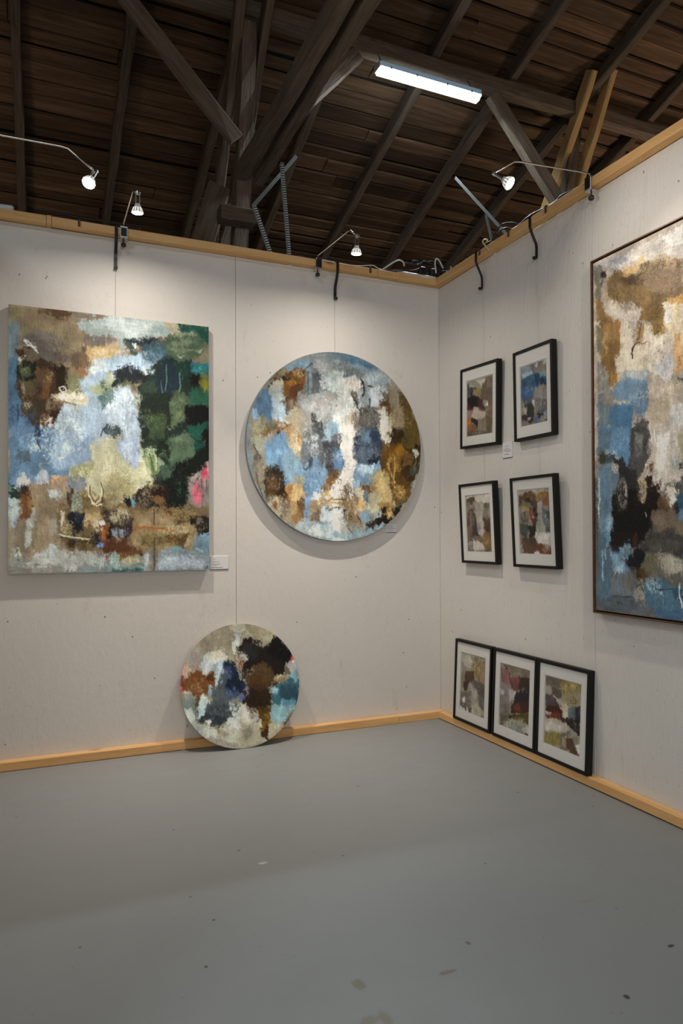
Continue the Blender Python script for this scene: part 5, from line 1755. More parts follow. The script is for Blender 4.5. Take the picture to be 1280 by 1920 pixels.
# ------------------------------------------------------------------ work 3: the small round painting leaning by the floor
W3 = Painting([(333.4, 1176.6), (553.1, 1164.5), (568.4, 1389.6), (342.3, 1418.4)], 260, 260, 33, '857966',
              [[(166, 152, 140), (164, 151, 139)], [(150, 138, 127), (150, 137, 126)]])
TX3 = ("""
@ 330 1160 10.667
s6 857660 500,420 1000,120 1280,100 1280,800 800,640 560,700 240,820 300,640
s4 8d7f72 200,830 320,640 560,680 540,900 460,940 300,900
p2 a2937f 1050,130 1280,100 1280,240 1100,240
p2 9d9a92 1140,300 1280,240 1280,440 1200,430
p2 aba896 1125,440 1270,430 1250,560 1200,700 1170,690 1130,540
k.4 9a8f74 600,540 1100,800
p2 a3a39a 560,720 700,720 800,860 760,960 700,1040 600,1160 500,1120 520,940 560,860
p2 b0aab2 540,900 640,860 640,1060 560,1060
p2 cdbfc2 740,790 830,870 790,920 740,880
p2 b0a08a 700,700 860,650 1040,760 1040,820 960,850 820,870
k.5 c4b8a0 460,660 1060,900
p3v 8e969a 760,900 960,840 960,1020 900,1387 770,1387 790,1120 730,1010
k.45 b8bcba 740,900 960,1387
p2 8b7466 330,940 480,940 480,1060 380,1140 330,1060
p2 e06876 155,940 210,930 190,1040 150,1180 105,1180 120,1020
p2 6d2c30 100,1120 160,1200 130,1387 85,1387
p2 a48a78 160,1100 220,980 340,1040 380,1180 200,1300
k.4 c8b48c 180,900 340,1100
p3 6b3c14 160,1300 340,1100 480,1040 520,1180 700,1080 760,1180 760,1387 130,1387
p2 4a2608 520,1200 720,1110 760,1200 740,1387 540,1387
k.5 8d5c30 180,1160 720,1387
p2 141e2c 960,900 1050,850 1170,900 1240,1040 1260,1240 1220,1387 980,1387 1000,1180 960,1040
p2 2c3a56 960,1000 1080,1020 1100,1180 1000,1240
k.4 70809c 940,980 1120,1240
p2v 3b4448 860,1180 990,1100 1010,1387 820,1387
p2 6b584a 1170,740 1280,760 1280,960 1220,960
k.5 a89a84 1160,740 1280,1000
p2 1e120a 1250,560 1280,540 1280,740 1240,720
@ 450 1160 10.667
s5 85765c 90,150 420,150 680,300 600,420 400,440 200,360 80,260
p2 a39883 0,110 120,130 90,220 0,260
p2 93866c 100,330 380,380 500,440 600,540 640,420 760,370 660,300 500,380 300,320
p3 1c120b 60,420 180,430 380,450 500,520 620,520 640,400 760,380 960,580 1040,700 980,900 900,940 870,1100 780,1150 700,1100 600,1080 560,1180 200,1200 60,1180 40,900 20,640
k.55 8d8068 180,400 600,580
p2 241f1e 100,520 340,560 300,840 120,800 40,640
p2 0d0805 620,440 900,500 1000,680 900,900 700,780 560,640
p2 4a3018 240,950 480,880 680,1040 700,1200 860,1190 760,1387 120,1387 100,1180
k.5 7a6038 180,860 700,1300
k.4 130c06 160,840 760,1300
p3 4a2c0c 160,1180 480,1060 560,1250 480,1387 120,1387
k.4 a08468 100,900 300,1180
p2 8a8074 0,740 90,740 130,840 60,860 0,840
l2 a09488 0,760 70,750 130,820
p2 9a6a50 0,880 60,880 60,980 0,990
p2 7a6444 690,1150 860,1160 880,1260 760,1340 640,1300
k.5 baa68c 680,1110 880,1220
p2 8c8480 900,940 1060,820 1110,900 1140,1060 1040,1160 960,1020
p2 5a5038 900,960 950,1000 980,1120 900,1140
p2 b8443c 1010,740 1050,730 1040,840 980,890
p1.5 d4a4a0 980,850 1050,800 1040,870 970,900
p2v 6c8488 1000,1120 1150,1050 1180,1200 1100,1300 960,1300 940,1200
p2 2f5258 860,1260 980,1200 1100,1300 1180,1180 1190,1387 840,1387
p2 1a2c46 0,1290 60,1280 110,1387 0,1387
@ 330 1280 10.667
p3 6b3c14 130,60 640,0 760,20 740,90 660,100 640,260 420,400 380,260 280,140 150,190
k.45 94684a 160,0 640,240
p2 dc3c54 90,110 150,190 120,210 90,170
k.55 d8a8a4 90,160 300,330
p2 6e746c 150,320 290,240 380,380 420,640 420,760 330,700 280,520 160,560
p2 a3a294 170,560 280,510 340,720 330,800 260,760 200,660
p2 5a3a22 380,380 460,300 440,640 400,600
p2 a5b4b4 450,420 540,260 600,350 600,560 560,700 430,720
p2 a8b6c8 480,480 560,460 520,640 470,640
p1.5 c4d0c4 480,320 540,265 590,330
k.4 c8ccc4 600,320 740,460
p2 7e8e92 660,90 740,90 740,220 670,230
p3v 464a4c 740,100 1000,60 1100,340 1080,520 1180,580 1200,660 1000,760 960,800 720,870 480,860 430,760 600,660 600,500 740,380
p2 2b3033 440,740 640,640 760,720 960,700 940,800 700,860 500,860
k.4 1c2024 580,380 1200,860
p2 38445a 990,100 1280,80 1280,300 1120,320 1000,300
p2 101c32 1040,0 1280,0 1280,200 1200,200 1060,120
k.4 5c6c8c 980,60 1280,420
p3 a9a598 1080,460 1200,440 1280,440 1280,960 1160,940 1040,940 1000,800 1060,720 1200,700
k.5 2d3032 1060,380 1280,620
p2 3a3028 1020,880 1080,850 1060,920 1140,950 1050,960
k.4 c8c0b4 1000,700 1280,980
p3 9c9480 430,860 780,870 1000,880 1280,980 1280,1300 1000,1280 700,1180 500,1020
p2 7c6a56 790,880 920,940 1060,1040 1040,1090 920,1070 800,980
p2h a7a595 560,920 760,940 820,1080 620,1040
p2h 87796a 600,1080 900,1180 1280,1220 1280,1310 960,1290 680,1180
p1.5 8d8c88 290,800 430,880 580,1060 480,1020 340,880
p1.5 d0ccae 600,790 700,780 660,850
@ 450 1280 10.667
p3 2b190a 60,260 180,120 540,140 620,300 640,440 560,460 600,700 600,860 430,800 330,640 280,520 120,460 40,420
p2 3f2710 200,60 560,0 760,20 700,90 560,130 400,180
p3 4e3208 360,520 600,480 620,700 600,860 580,1000 400,960 420,840 360,660
p2 6c4a0c 420,840 580,760 590,880 500,960 400,960
p2 341c08 370,1010 480,980 540,860 620,890 590,1130 540,1130 400,1070
k.4 84601c 340,560 620,900
k.4 160c04 60,200 600,520
p3 a89c8c 0,440 120,460 180,560 280,560 340,700 420,760 420,860 0,900
p2 6e5a4e 130,480 260,520 300,700 200,720 140,600
k.5 2c1e16 140,520 420,840
k.5 cfc4b0 20,460 420,840
p3 94876e 0,860 400,860 380,1000 400,1080 540,1130 300,1240 0,1300
p2 7c755e 60,960 220,880 240,1060 120,1180
p2 9a8a6e 600,760 680,700 720,830 900,760 860,860 720,1000 600,1100
k.4 b8a888 600,800 860,1000
p3 2f5660 620,240 760,60 900,0 1185,0 1150,360 1100,440 1060,360 860,340 800,515 700,460 640,360
p2 24404a 860,60 1150,40 1130,330 960,340 800,260
p1.5v 7a929c 640,140 770,100 770,220 700,290 690,240 600,200
p3v 6f8a8c 640,480 700,470 800,520 850,330 960,400 1090,440 1000,560 930,740 720,830 650,740
k.4 8ca4a4 640,420 1090,800
p1.5v 507a88 840,330 1080,340 1080,420 860,420
k.4 b8a890 960,400 1100,580
p2 7c5428 930,740 1010,560 1080,530 1000,700 880,860
p2 4a2a10 920,740 980,640 940,760 880,850
p2 16203a 0,0 70,20 60,240 0,260
p2 59648a 0,260 60,240 60,360 0,380
k.4 8c8698 40,60 200,360
""")
W3.script(TX3)
W3.knife(1200, 3, 10, 0.5)

# ------------------------------------------------------------------ work 4: the tall framed canvas on the right wall
W4 = Painting([(1108.4, 491.8), (1593.3, 250.4), (1604.9, 1213.3), (1113.6, 1146.6)], 620, 900, 44, '8c8278',
              [[(188, 184, 180), (252, 246, 240), (225, 220, 214)], [(172, 170, 166), (222, 214, 206), (200, 194, 188)], [(160, 157, 152), (180, 174, 167), (170, 164, 158)], [(134, 129, 123), (128, 122, 116), (122, 117, 112)]])
TX4 = ("""
@ 0 0 1
s10 c6b7a6 1108,400 1600,240 1600,640 1108,640
s10 b8aca0 1108,640 1600,640 1600,860 1108,860
s10 4f4c48 1108,900 1600,880 1600,1230 1108,1180
s8 e8e0da 1200,480 1600,250 1600,420 1300,480 1180,530
@ 1100 400 7.11
p3h b8b6bc 90,680 500,500 900,320 900,440 620,600 430,700 300,720 160,700
p2h a3a0a4 160,700 440,560 520,600 300,740
k.45h e4e2e6 160,620 560,720
p3h dcd4ce 480,540 900,320 1280,150 1280,420 1000,480 800,500 620,620
p3h f2efec 1000,300 1280,120 1280,380 1120,400
p3v 7c7870 90,690 170,700 190,1060 170,1180 100,1160
p2 2f2a30 175,770 240,790 220,840 180,860
k.5 403838 160,740 260,1060
p3 8a6f4c 260,860 400,720 520,800 760,640 1000,600 1280,600 1280,1040 1100,1100 1040,1160 900,1240 700,1240 560,1180 400,1180 280,1100
p3 a3876a 700,840 900,700 1280,700 1280,900 1050,1050 820,1000
k.5 ceb394 760,480 1280,760
k.5 c8a878 800,500 1280,720
p2 d2a566 540,700 680,670 660,760 540,830 460,800
p2 e0cc8c 680,600 760,560 740,640 660,650
k.5 e4d6b8 400,600 880,820
p3 5c4630 440,820 620,860 640,930 480,940
k.5 4b3a28 420,780 820,960
p2 7e6232 300,960 520,900 540,1000 380,1140 280,1080
k.5 dcc6a4 200,880 560,1160
k.5 6b5238 220,820 600,1200
k.4 b08a54 300,900 1000,1300
p2 b9a58c 200,940 260,940 260,1160 190,1120
p3v a07a44 110,1160 200,1180 240,1422 110,1422
p2 d6c9bc 210,1180 340,1140 380,1240 300,1270 260,1340 220,1300
p3 c8bcb2 360,1260 560,1180 720,1260 720,1422 440,1422
k.5 e4dad0 240,1180 720,1422
k.5 6e5434 380,1120 720,1300
p3v 8e7040 720,1200 1040,1120 1020,1422 740,1422
k.5 c8a25c 720,1180 1060,1422
k.5 56401f 720,1160 1040,1422
p3 c88c3c 1180,1120 1280,1050 1280,1200 1220,1220
p2 d4a45a 1060,1120 1280,1140 1280,1250 1140,1280
p3v dfd2bc 1030,1180 1280,1200 1280,1422 1030,1422
p2v e6dfda 1030,1260 1120,1260 1120,1422 1030,1422
k.5 e0b878 1120,1180 1280,1422
k.3 4a3424 500,700 820,960
@ 1100 600 7.11
p3v 8d6c3a 170,0 420,0 430,300 420,470 360,520 370,760 420,820 320,880 280,900 200,660 170,420
p2v a8814a 200,60 420,20 420,220 320,300 220,240
k.5 d4b07c 170,120 280,500
k.45 c49038 240,640 460,900
p2v 7c7860 110,60 180,120 170,420 110,440
k.4 c4c6c0 110,340 160,540
p3v 8e8a84 115,540 200,620 260,760 280,930 140,940 115,880
k.4 b0aca4 110,520 280,960
k.5 d2724c 380,0 460,200
p3v d6c8b4 440,0 700,0 840,120 880,440 800,640 560,700 420,720 360,520 420,480 430,260
p3v a8a098 540,0 760,0 720,60 620,160 560,120
p2 7d7470 620,0 720,0 700,60 640,80
k.5 e6dccc 420,20 800,680
k.5 6b5040 560,60 780,340
p2v b08c5c 660,60 750,60 740,260 680,260
l2.4 3b241c 690,290 630,310 600,360 585,440 590,500
l1.4 54382a 720,20 700,120 690,220 640,290
l2 9a7a68 640,300 760,300 800,270
p3v 9c7c40 850,0 1020,0 1000,200 920,230 870,140
k.5 e0c48a 840,0 1040,240
k.5 43321c 850,0 1010,240
p3v ddd0c0 800,200 1160,150 1160,700 1000,760 820,660
k.3 6d645c 860,240 1140,560
p2v c2c0c4 880,620 1000,560 1140,380 1160,700 1100,770 960,720
p2v dcb07a 1160,240 1200,160 1280,160 1280,660 1160,660
p2v e3cfae 1020,20 1280,10 1280,160 1100,180
k.4 8a6438 1180,420 1280,700
p2 dcd2c6 920,680 1000,760 1120,770 1120,810 1000,800
k.4 7c7468 1100,680 1280,860
p1.5 3a4040 1230,750 1280,765 1280,790
p3v 9ba6ae 460,700 780,680 800,780 560,800 440,820
k.5 c9ced0 480,660 840,800
p3 6d8ba6 380,860 460,800 760,780 820,900 800,1200 740,1260 600,1220 620,1080 340,1060 330,940
p2 54788f 280,1200 360,1120 540,1110 600,1080 620,1110 560,1300 560,1422 280,1400
p2 49789f 300,1160 540,1130 600,1090 560,1240 580,1422 330,1400 300,1260
p2v 6b7a84 120,1000 330,940 330,1120 260,1300 260,1422 120,1422
p3v 8b8680 200,960 320,940 330,1100 220,1130
k.3 c9d0d4 500,840 800,1250
p3 c4b4a0 820,880 1280,820 1280,1422 860,1422 800,1300 820,1100
s4 b5a48e 860,1040 1060,1000 1100,1220 900,1220
p2v c8c6c6 1120,1160 1280,1100 1280,1422 1100,1422
k.4 d8ccbc 820,820 1280,1100
k.5 b8b4ac 580,1230 820,1360
k.45 3e3c3a 580,1250 840,1420
p3 5d5c5a 600,1422 640,1360 760,1330 830,1422
@ 1100 800 7.11
p3 5a83a8 130,0 570,0 580,180 550,380 560,500 530,560 470,480 440,420 350,400 220,350 130,330
s4 587287 120,60 300,40 260,330 120,330
k.4 7ea2c0 300,0 580,340
p2 8aa4b0 180,320 360,320 360,370 220,370
p2v 3a4038 145,370 200,320 240,470 220,550 150,490
p2v 44505a 220,370 350,370 350,470 260,510
p2 2a2c34 410,460 440,415 470,480 520,560 560,480 620,560 600,640 440,640 400,560
p2v 26242c 340,420 380,430 390,510 340,480
p3v 4c4a48 570,0 830,0 830,300 800,460 740,560 700,640 640,720 560,640 550,420 570,180
p2v 6e706a 640,80 740,80 720,260 660,300
p2v 54525a 600,220 700,240 660,480 600,480
k.4 8b8a84 600,60 760,460
k.5 2a2624 720,140 900,420
k.5 c6b8aa 760,140 940,440
p3v c4bab0 830,0 1280,0 1280,760 1180,740 1000,860 860,720 780,660 760,560 820,420 930,380 900,240
p2v d6cfc6 960,100 1100,60 1080,480 960,640 900,600
l1.6v e6e0d6 895,20 905,250
l1.6v e2dccf 945,300 965,620
k.35 6a625c 1100,100 1280,340
p2v a9a088 1220,100 1280,80 1280,440 1230,420
p2v b0b4b2 1100,400 1180,380 1240,540 1160,560
p1.5v 45413c 1230,480 1280,460 1280,560 1240,580
p1.5 50352a 850,500 890,500 880,560 840,610 830,570
k.45 8a6c54 760,420 900,660
p3v 64798a 130,530 330,510 420,700 420,840 310,860 310,1020 340,1180 350,1422 130,1422
p2v 57758c 190,560 270,560 280,1422 190,1422
p2v 7a94a4 250,1200 310,1180 300,1422 250,1422
l1.4v a8c8c8 135,700 150,900 140,1000
l1.2v d0e0dc 165,960 140,1050 140,1220
k.5 c4b4ac 300,480 420,640
p3v 2c2b2b 420,600 640,620 700,700 660,960 560,1100 540,1240 420,1100 380,900 410,760
p3 0e0c0b 310,940 420,900 560,840 760,840 900,780 980,900 960,1060 880,1160 880,1300 800,1422 350,1422 340,1160
p3 2a1510 770,680 820,680 850,860 960,780 980,960 880,1020 780,960
p2 1a1210 620,920 780,860 960,900 940,1060 760,1100 620,1060
k.5 b4aa9e 380,620 540,1160
k.4 5a5650 320,900 540,1160
k.5 b8a68e 640,640 800,1060
p2v b09c84 680,700 770,600 770,900 720,1020 690,900
k.5 2c2620 640,700 780,1040
k.6 c4b8a8 920,760 1000,900
p2 8d8578 980,850 1140,740 1185,730 1180,770 1080,830
p3 cfc6ba 1080,830 1160,790 1240,900 1160,1060 1080,1100 1060,960
p3 6b4a2c 960,940 1080,900 1060,1080 1140,1120 1000,1180 950,1060
k.5 d8cec0 960,800 1240,1120
k.5 3c2818 940,880 1140,1200
p2v 31556a 1180,920 1280,920 1280,1140 1220,1120
p2v 5d7c96 1210,1130 1280,1120 1280,1300 1220,1280
p2 2a2c3a 1130,1060 1200,1000 1220,1200 1160,1180
p3 6e5f50 900,1120 1140,1120 1200,1220 1280,1300 1280,1422 960,1422 880,1260
p2 4d443c 1020,1390 1140,1370 1180,1422 1000,1422
l1.6v 988c80 775,1160 790,1200
@ 1100 1000 7.11
p3v 465c6c 140,0 300,0 290,120 260,200 290,340 310,480 300,900 140,900
p2v 5b7d92 230,0 310,0 280,200 240,180
l1.4v 7a98a8 185,260 190,640
l1.4v 7a98a8 220,220 225,360
p3 15110f 300,0 800,0 700,140 640,200 500,160 330,200 290,140
p2v 3d2014 600,20 660,0 650,150 590,180
p2 1a1e28 290,200 460,180 520,260 540,460 500,320 420,260 320,230
p3 3d3a37 700,130 860,40 1080,10 1280,60 1280,320 1000,280 760,250 700,200
p2 4a4743 720,140 960,80 1240,160 1200,260 900,240
k.5 c2c6c8 430,150 620,330
p2v 6b8a9c 430,200 540,180 560,330 520,360 440,300
k.45 253a4a 430,160 620,360
p3 12141c 540,320 640,220 760,250 740,420 700,520 620,500 540,460
p2v 5c7488 290,240 420,290 520,430 560,560 480,560 310,480
p2v 6f8ea4 310,260 420,300 500,440 400,520 330,440
k.45 a4b8cc 310,440 480,600
p3v 58616a 300,600 440,560 560,560 620,720 600,860 340,860 300,800
p2v 5d5a56 460,580 580,560 610,720 560,800 480,760
l1.6h 2d353d 320,860 480,870 600,875
k.3 2c3a54 500,420 640,740
p2 4a3216 640,500 760,480 800,600 760,700 680,620
p2 2a241c 660,520 720,620 770,860 720,820 680,700
k.4 a89c8c 640,600 780,800
p2 74706a 600,860 640,760 720,790 760,850 740,900 620,880
p3 5b563e 740,420 780,310 900,290 1000,420 1080,560 1160,640 1040,640 860,560 780,520
p2 565248 860,420 1000,440 1080,560 1200,640 1180,760 1000,740 880,600
p2h 8d8678 920,280 1100,290 1280,370 1280,520 1100,560 1000,420
k.45 a49c8e 900,260 1280,600
l1.4 7c5c58 890,370 960,370 930,420
p3v 3d586a 760,700 900,620 1000,640 1200,760 1280,760 1280,1100 900,1050 760,960
k.5 93a8b0 760,560 1020,840
p2v 2a4254 1160,780 1280,780 1280,920 1160,900
l2v a4b8bc 1240,700 1240,860 1270,1020
p1.5 a8b4bc 960,810 1000,800 990,840
l1.6h 22303a 920,770 1080,770 1200,765
p2h 454c54 150,900 420,900 740,930 760,1060 500,1060 300,1020 150,1000
p2h 5c5a58 600,900 740,920 760,980 660,960
p2h 35506a 900,1040 1280,1070 1280,1190 1100,1160 860,1100
k.3 1f2830 240,900 820,990
# the part of the canvas beyond the view, continued in the same manner
@ 0 0 1
p4 d9cfc4 1285,300 1400,250 1400,420 1285,470
p4 c8a068 1285,470 1420,420 1440,560 1340,640 1285,640
p4 a38a6c 1400,300 1600,240 1600,480 1440,520
p4v e0d6ca 1330,560 1440,520 1460,760 1360,820
p4v c9b89c 1440,500 1600,460 1600,760 1470,760
p4v 7f9ab4 1480,700 1600,680 1600,900 1500,900
p4v c4bcb0 1285,640 1340,640 1380,820 1285,860
p4v b0a490 1380,780 1500,740 1500,900 1400,920
p4 3d5a70 1285,930 1360,900 1380,1040 1285,1060
p4 5c5248 1360,900 1600,880 1600,1040 1400,1060
p4 2a2724 1440,940 1560,930 1540,1060 1460,1070
p4 6d8494 1285,1080 1600,1060 1600,1220 1285,1190
k.5 e0d0b0 1290,300 1560,700
k.4 4a4038 1290,500 1580,1000
""")
W4.script(TX4)
W4.knife(5200, 4, 13, 0.5)
W4.knife(500, 10, 26, 0.3, 'v')
for P_, t_ in ((W1, TX1), (W2, TX2), (W4, TX4)): P_.finish(txt=t_)
W3.finish(7.0, txt=TX3)
# ------------------------------------------------------------------ the seven framed works on paper
def paper(corners, seed, txt, ref, n=260, size=(110, 170)):
    P = Painting(corners, size[0], size[1], seed, '7d7468', ref)
    P.wx *= 0.45; P.wy *= 0.45; P.grow = 0.8; P.fine *= 0.7
    P.script(txt); P.knife(n, 2, 7, 0.4); P.finish(5.0, 0.6); return P


def crop_pts(ox, oy, k, pts): return [(ox + x / k, oy + y / k) for x, y in pts]


G1 = [[(170, 166, 161), (166, 163, 158)], [(168, 163, 158), (160, 157, 152)]]
G2 = [[(162, 158, 153), (160, 157, 152)], [(158, 154, 148), (152, 149, 144)]]
G3 = [[(152, 145, 137), (146, 140, 133)], [(146, 139, 131), (138, 132, 125)]]
G4 = [[(136, 131, 125), (132, 127, 121)], [(128, 123, 117), (122, 117, 112)]]
Q1 = paper(crop_pts(860, 670, 10.976, [(160, 475), (692, 318), (712, 1510), (182, 1622)]), 51, '''
@ 860 670 10.976
p1 8f8874 170,480 540,380 560,440 470,560 480,660 400,700 300,640 230,600 180,560
p1 8d918b 200,480 320,450 300,600 240,590
p1 aaa69a 330,440 520,380 470,520 420,500
p1 b4aea2 500,400 560,400 500,520 450,560
p1v 67594a 560,380 690,360 690,860 600,880 520,840 440,800 440,680 500,560
p1v 7b6c5c 560,370 690,350 690,560 600,560
p1 8d8030 340,640 430,600 430,760 370,720
p1 2e2614 310,600 360,600 350,640 310,630
p1v 4c4248 170,500 210,560 220,760 170,840
p1v 3b2e3a 215,600 280,590 290,760 240,780
p1 1f1119 170,800 340,760 440,820 470,1000 380,1000 250,1040 180,980
p1v 48302a 380,800 540,860 540,1040 460,1080 400,980
p1v 6f5648 440,800 700,820 700,1120 600,1100 560,940
k.5 c8bca8 480,820 620,1000
p.6 e8e4da 570,850 600,880 600,950 555,980 575,920
p1v 57192a 175,960 270,980 240,1080 180,1080
k.5 b04c50 180,1040 290,1260
p1v 8a7268 190,1060 260,1080 250,1220 185,1240
p1v 9c4c1c 185,1230 250,1230 260,1460 190,1480
k.5 d0882c 185,1200 270,1460
p1 a89c92 300,980 380,1000 420,1080 540,1080 560,1180 500,1280 380,1290 270,1210
k.4 c0b4a8 280,980 560,1300
p1 272016 270,1210 340,1250 400,1270 400,1450 340,1340 265,1300
p1v 857868 400,1270 580,1200 580,1500 430,1520
p1v 5f5238 570,1160 700,1200 690,1480 580,1500
p1v 7c6250 560,960 700,960 690,1180 600,1160
p1 8b5c40 270,1340 380,1440 420,1560 240,1560 190,1490
p1 5d554a 190,1530 420,1500 700,1480 700,1520 400,1570 190,1615
k.4 c9c4ba 190,1500 700,1620
''', G1)
Q2 = paper(crop_pts(955, 630, 9.6, [(193, 480), (658, 320), (670, 1540), (212, 1625)]), 52, '''
@ 955 630 9.6
p1 7f8b98 195,490 350,440 400,540 420,600 300,680 200,720
p1 9db0c6 200,620 400,540 420,600 240,680
p1v 716c6e 400,420 440,390 470,480 510,390 565,400 540,560 410,560
p.6 b4b8c8 470,390 500,400 480,490 460,460
p.8 9aa69c 590,350 650,330 650,400 600,400
p1v 2c5478 210,720 400,610 530,580 640,640 660,720 660,820 560,800 500,860 360,840 220,900
p1v 3a6280 240,700 460,620 500,700 300,800
p1v 183c5c 450,620 530,590 520,820 470,820
p1v 6c8490 530,580 640,560 650,640 560,660
p1 1c3050 540,720 600,690 660,820 560,820
p1v 315a86 210,880 430,840 440,1040 300,1100 215,1080
k.45 7c9cbc 210,800 440,1060
p1 787468 590,850 660,830 665,1000 560,960
p1v 827e7a 440,900 600,860 660,960 660,1140 520,1120 440,1060
p1v 4b5262 220,1080 420,1060 400,1180 260,1220
p1v 34302e 260,1200 420,1160 430,1440 320,1440 300,1300
p1v 605c5e 470,1080 660,1120 660,1400 480,1360
k.5 24242a 470,1280 660,1480
k.45 a8a6a4 400,1060 660,1360
p1v b4b8b8 400,1100 450,1120 440,1230 410,1200
p1 26242c 470,1380 600,1400 560,1450 510,1490
k.5 d0ccc8 215,1100 320,1420
p1 38282a 215,1410 420,1400 420,1530 360,1570 300,1530 215,1510
p.6 c0bab4 310,1480 380,1450 380,1480 330,1500
p1v 4c6a94 440,1440 500,1420 510,1500 480,1570 440,1540
p1v 6c808c 610,1360 665,1340 665,1450 610,1450
k.4 98a8b8 500,1420 660,1560
p.5 2c2c34 630,1510 665,1500 665,1525 635,1530
''', G1)
Q3 = paper(crop_pts(860, 895, 11.294, [(178, 385), (690, 330), (742, 1592), (232, 1588)]), 53, '''
@ 860 895 11.294
p1 b0aca2 185,390 690,340 700,500 580,520 420,480 200,440
p1 50412e 205,440 350,400 380,460 330,560 240,560
k.5 a29a84 200,430 400,640
p1 978e88 360,540 420,490 560,520 590,640 520,720 420,720
p1v 66645a 560,520 700,560 700,640 580,640
k.5 5c5444 560,500 700,760
p1v a59e94 400,720 560,700 540,860 560,960 440,940
p1v 5c4a44 240,700 300,650 360,660 380,900 400,1100 360,1300 240,1280 210,1100 205,900
p1v 463c38 330,700 370,760 440,1040 500,1240 400,1340 330,1260
p1 7b5c4c 215,1060 300,1000 290,1280 220,1260
k.45 a89486 230,640 420,1080
p1v 988c86 420,940 560,880 600,1240 540,1280 430,1160
k.45 c8c2bc 400,760 600,1260
k.4 4e4a60 420,960 520,1180
p1v 5b4430 560,860 710,840 720,1160 620,1180
k.5 241a12 580,700 720,1200
k.5 c4b498 580,680 710,920
p1 7a5c34 600,1160 720,1180 740,1540 600,1500 500,1330
p1 7a7060 360,1260 560,1260 600,1300 440,1380
k.45 5b3c24 380,1240 600,1400
p1 b0a49a 300,1320 440,1360 540,1400 600,1540 360,1580 240,1440
p1v 5f5650 230,1320 340,1320 340,1500 240,1560
k.5 dcd8d2 230,1320 400,1560
k.4 b08c64 560,1200 740,1500
k.6 2a2018 235,1540 360,1590
k.6 2a1c10 570,1500 740,1592
''', G2)
Q4 = paper(crop_pts(955, 885, 10.378, [(193, 360), (797, 303), (860, 1618), (255, 1612)]), 54, '''
@ 955 885 10.378
p1 a89c88 200,370 790,310 800,420 600,460 450,400 220,440
p1 5c3f28 260,480 330,400 440,370 540,430 560,540 440,560 340,580 270,540
k.5 8a7050 250,360 620,580
p1 2a1a0e 350,530 440,500 450,570 380,580
p1 7c5c2c 590,410 700,360 780,370 800,540 680,520 600,520
p1 8a5c3c 680,440 800,420 800,660 700,660
k.5 b4944c 560,340 780,520
p1 503c30 210,440 280,480 260,640 215,680
p1 4d3a30 420,560 600,560 600,680 460,660
p1 84723c 270,620 400,600 430,700 340,760 270,720
k.5 c4b084 250,590 440,960
p1 33221a 490,680 580,680 590,880 500,860
p1v 7a4434 420,700 490,680 500,940 420,920
k.5 201610 225,740 450,1020
k.45 c89c78 380,740 560,1000
p1 4f3028 460,900 590,880 580,1050 480,1040
p1v 9c928a 580,580 680,560 680,780 600,800
p1v 8c8c80 590,860 680,820 760,1040 730,1220 560,1200 550,1040
p1v 5e6468 680,700 820,760 830,1060 750,1060 680,940
k.4 9ca09c 660,640 830,1020
p1v 464a50 740,760 830,780 830,940 780,900
p1v 50505a 750,1080 830,1080 830,1280 780,1280
p1 484a46 235,1010 380,1020 400,1200 360,1300 270,1240 240,1180
p1 2c221a 360,1060 540,1050 540,1200 480,1300 420,1300 430,1150
k.4 a0988c 350,1140 440,1300
p1 b0aaa6 540,1180 840,1200 850,1460 740,1420 600,1400 540,1280
k.4 6c7280 540,1140 640,1300
p1 58402f 280,1310 540,1300 580,1500 540,1600 330,1600 290,1480
p1 62391f 560,1420 660,1410 760,1500 850,1490 858,1615 660,1600 560,1520
p1v 4a3a34 420,1320 560,1320 560,1460 460,1460
k.5 a8987c 660,1440 858,1615
k.4 d4cec4 255,1340 330,1600
p.8 c4beb0 520,1570 620,1560 630,1612 520,1612
k.5 3c2818 280,1250 420,1350
''', G2)
QA = paper(crop_pts(845, 1190, 10.378, [(233, 325), (657, 440), (612, 1572), (188, 1400)]), 55, '''
@ 845 1190 10.378
p1 8d8474 235,330 650,440 650,600 460,560 300,560 235,480
k.45 b8b0a0 235,330 420,640
k.5 5a4c28 380,360 640,520
p1 9a9082 290,430 420,470 400,640 280,600
p1v 77603c 420,540 640,480 640,760 540,860 440,740
k.5 b8a468 400,520 580,800
p1v 7f6a50 560,500 650,540 630,900 560,880
p1v 7c7064 235,600 320,600 300,940 225,960
p1 4f3524 300,700 440,690 450,860 340,900 290,1040 260,1000
p1 40281a 260,900 340,900 320,1040 265,1040
p1 544a42 370,880 450,850 560,880 640,950 630,1200 540,1160 500,1040
k.4 a89c90 340,880 480,1060
p1v 847c72 350,960 500,1020 520,1280 400,1290 380,1100
p1v 5c544e 205,1080 390,1060 380,1360 290,1370 200,1300
k.4 8e867c 270,1040 400,1360
p.8 b8b4aa 235,1190 275,1180 275,1290 240,1270
p1v 5e5a54 510,1160 635,1180 620,1450 540,1360
p1 8e8874 390,1300 500,1290 600,1440 600,1550 400,1490
p.8 4c443e 200,1290 260,1360 300,1370 300,1450 285,1440 270,1370 205,1330
p.8 4c443e 335,1370 370,1400 395,1370 395,1440 350,1480
p.6 aba79d 305,1380 330,1380 335,1470 305,1460
k.5 403830 560,1500 615,1570
p.8 a9a59b 188,1360 270,1390 290,1460 400,1500 420,1572 188,1572
''', G3)
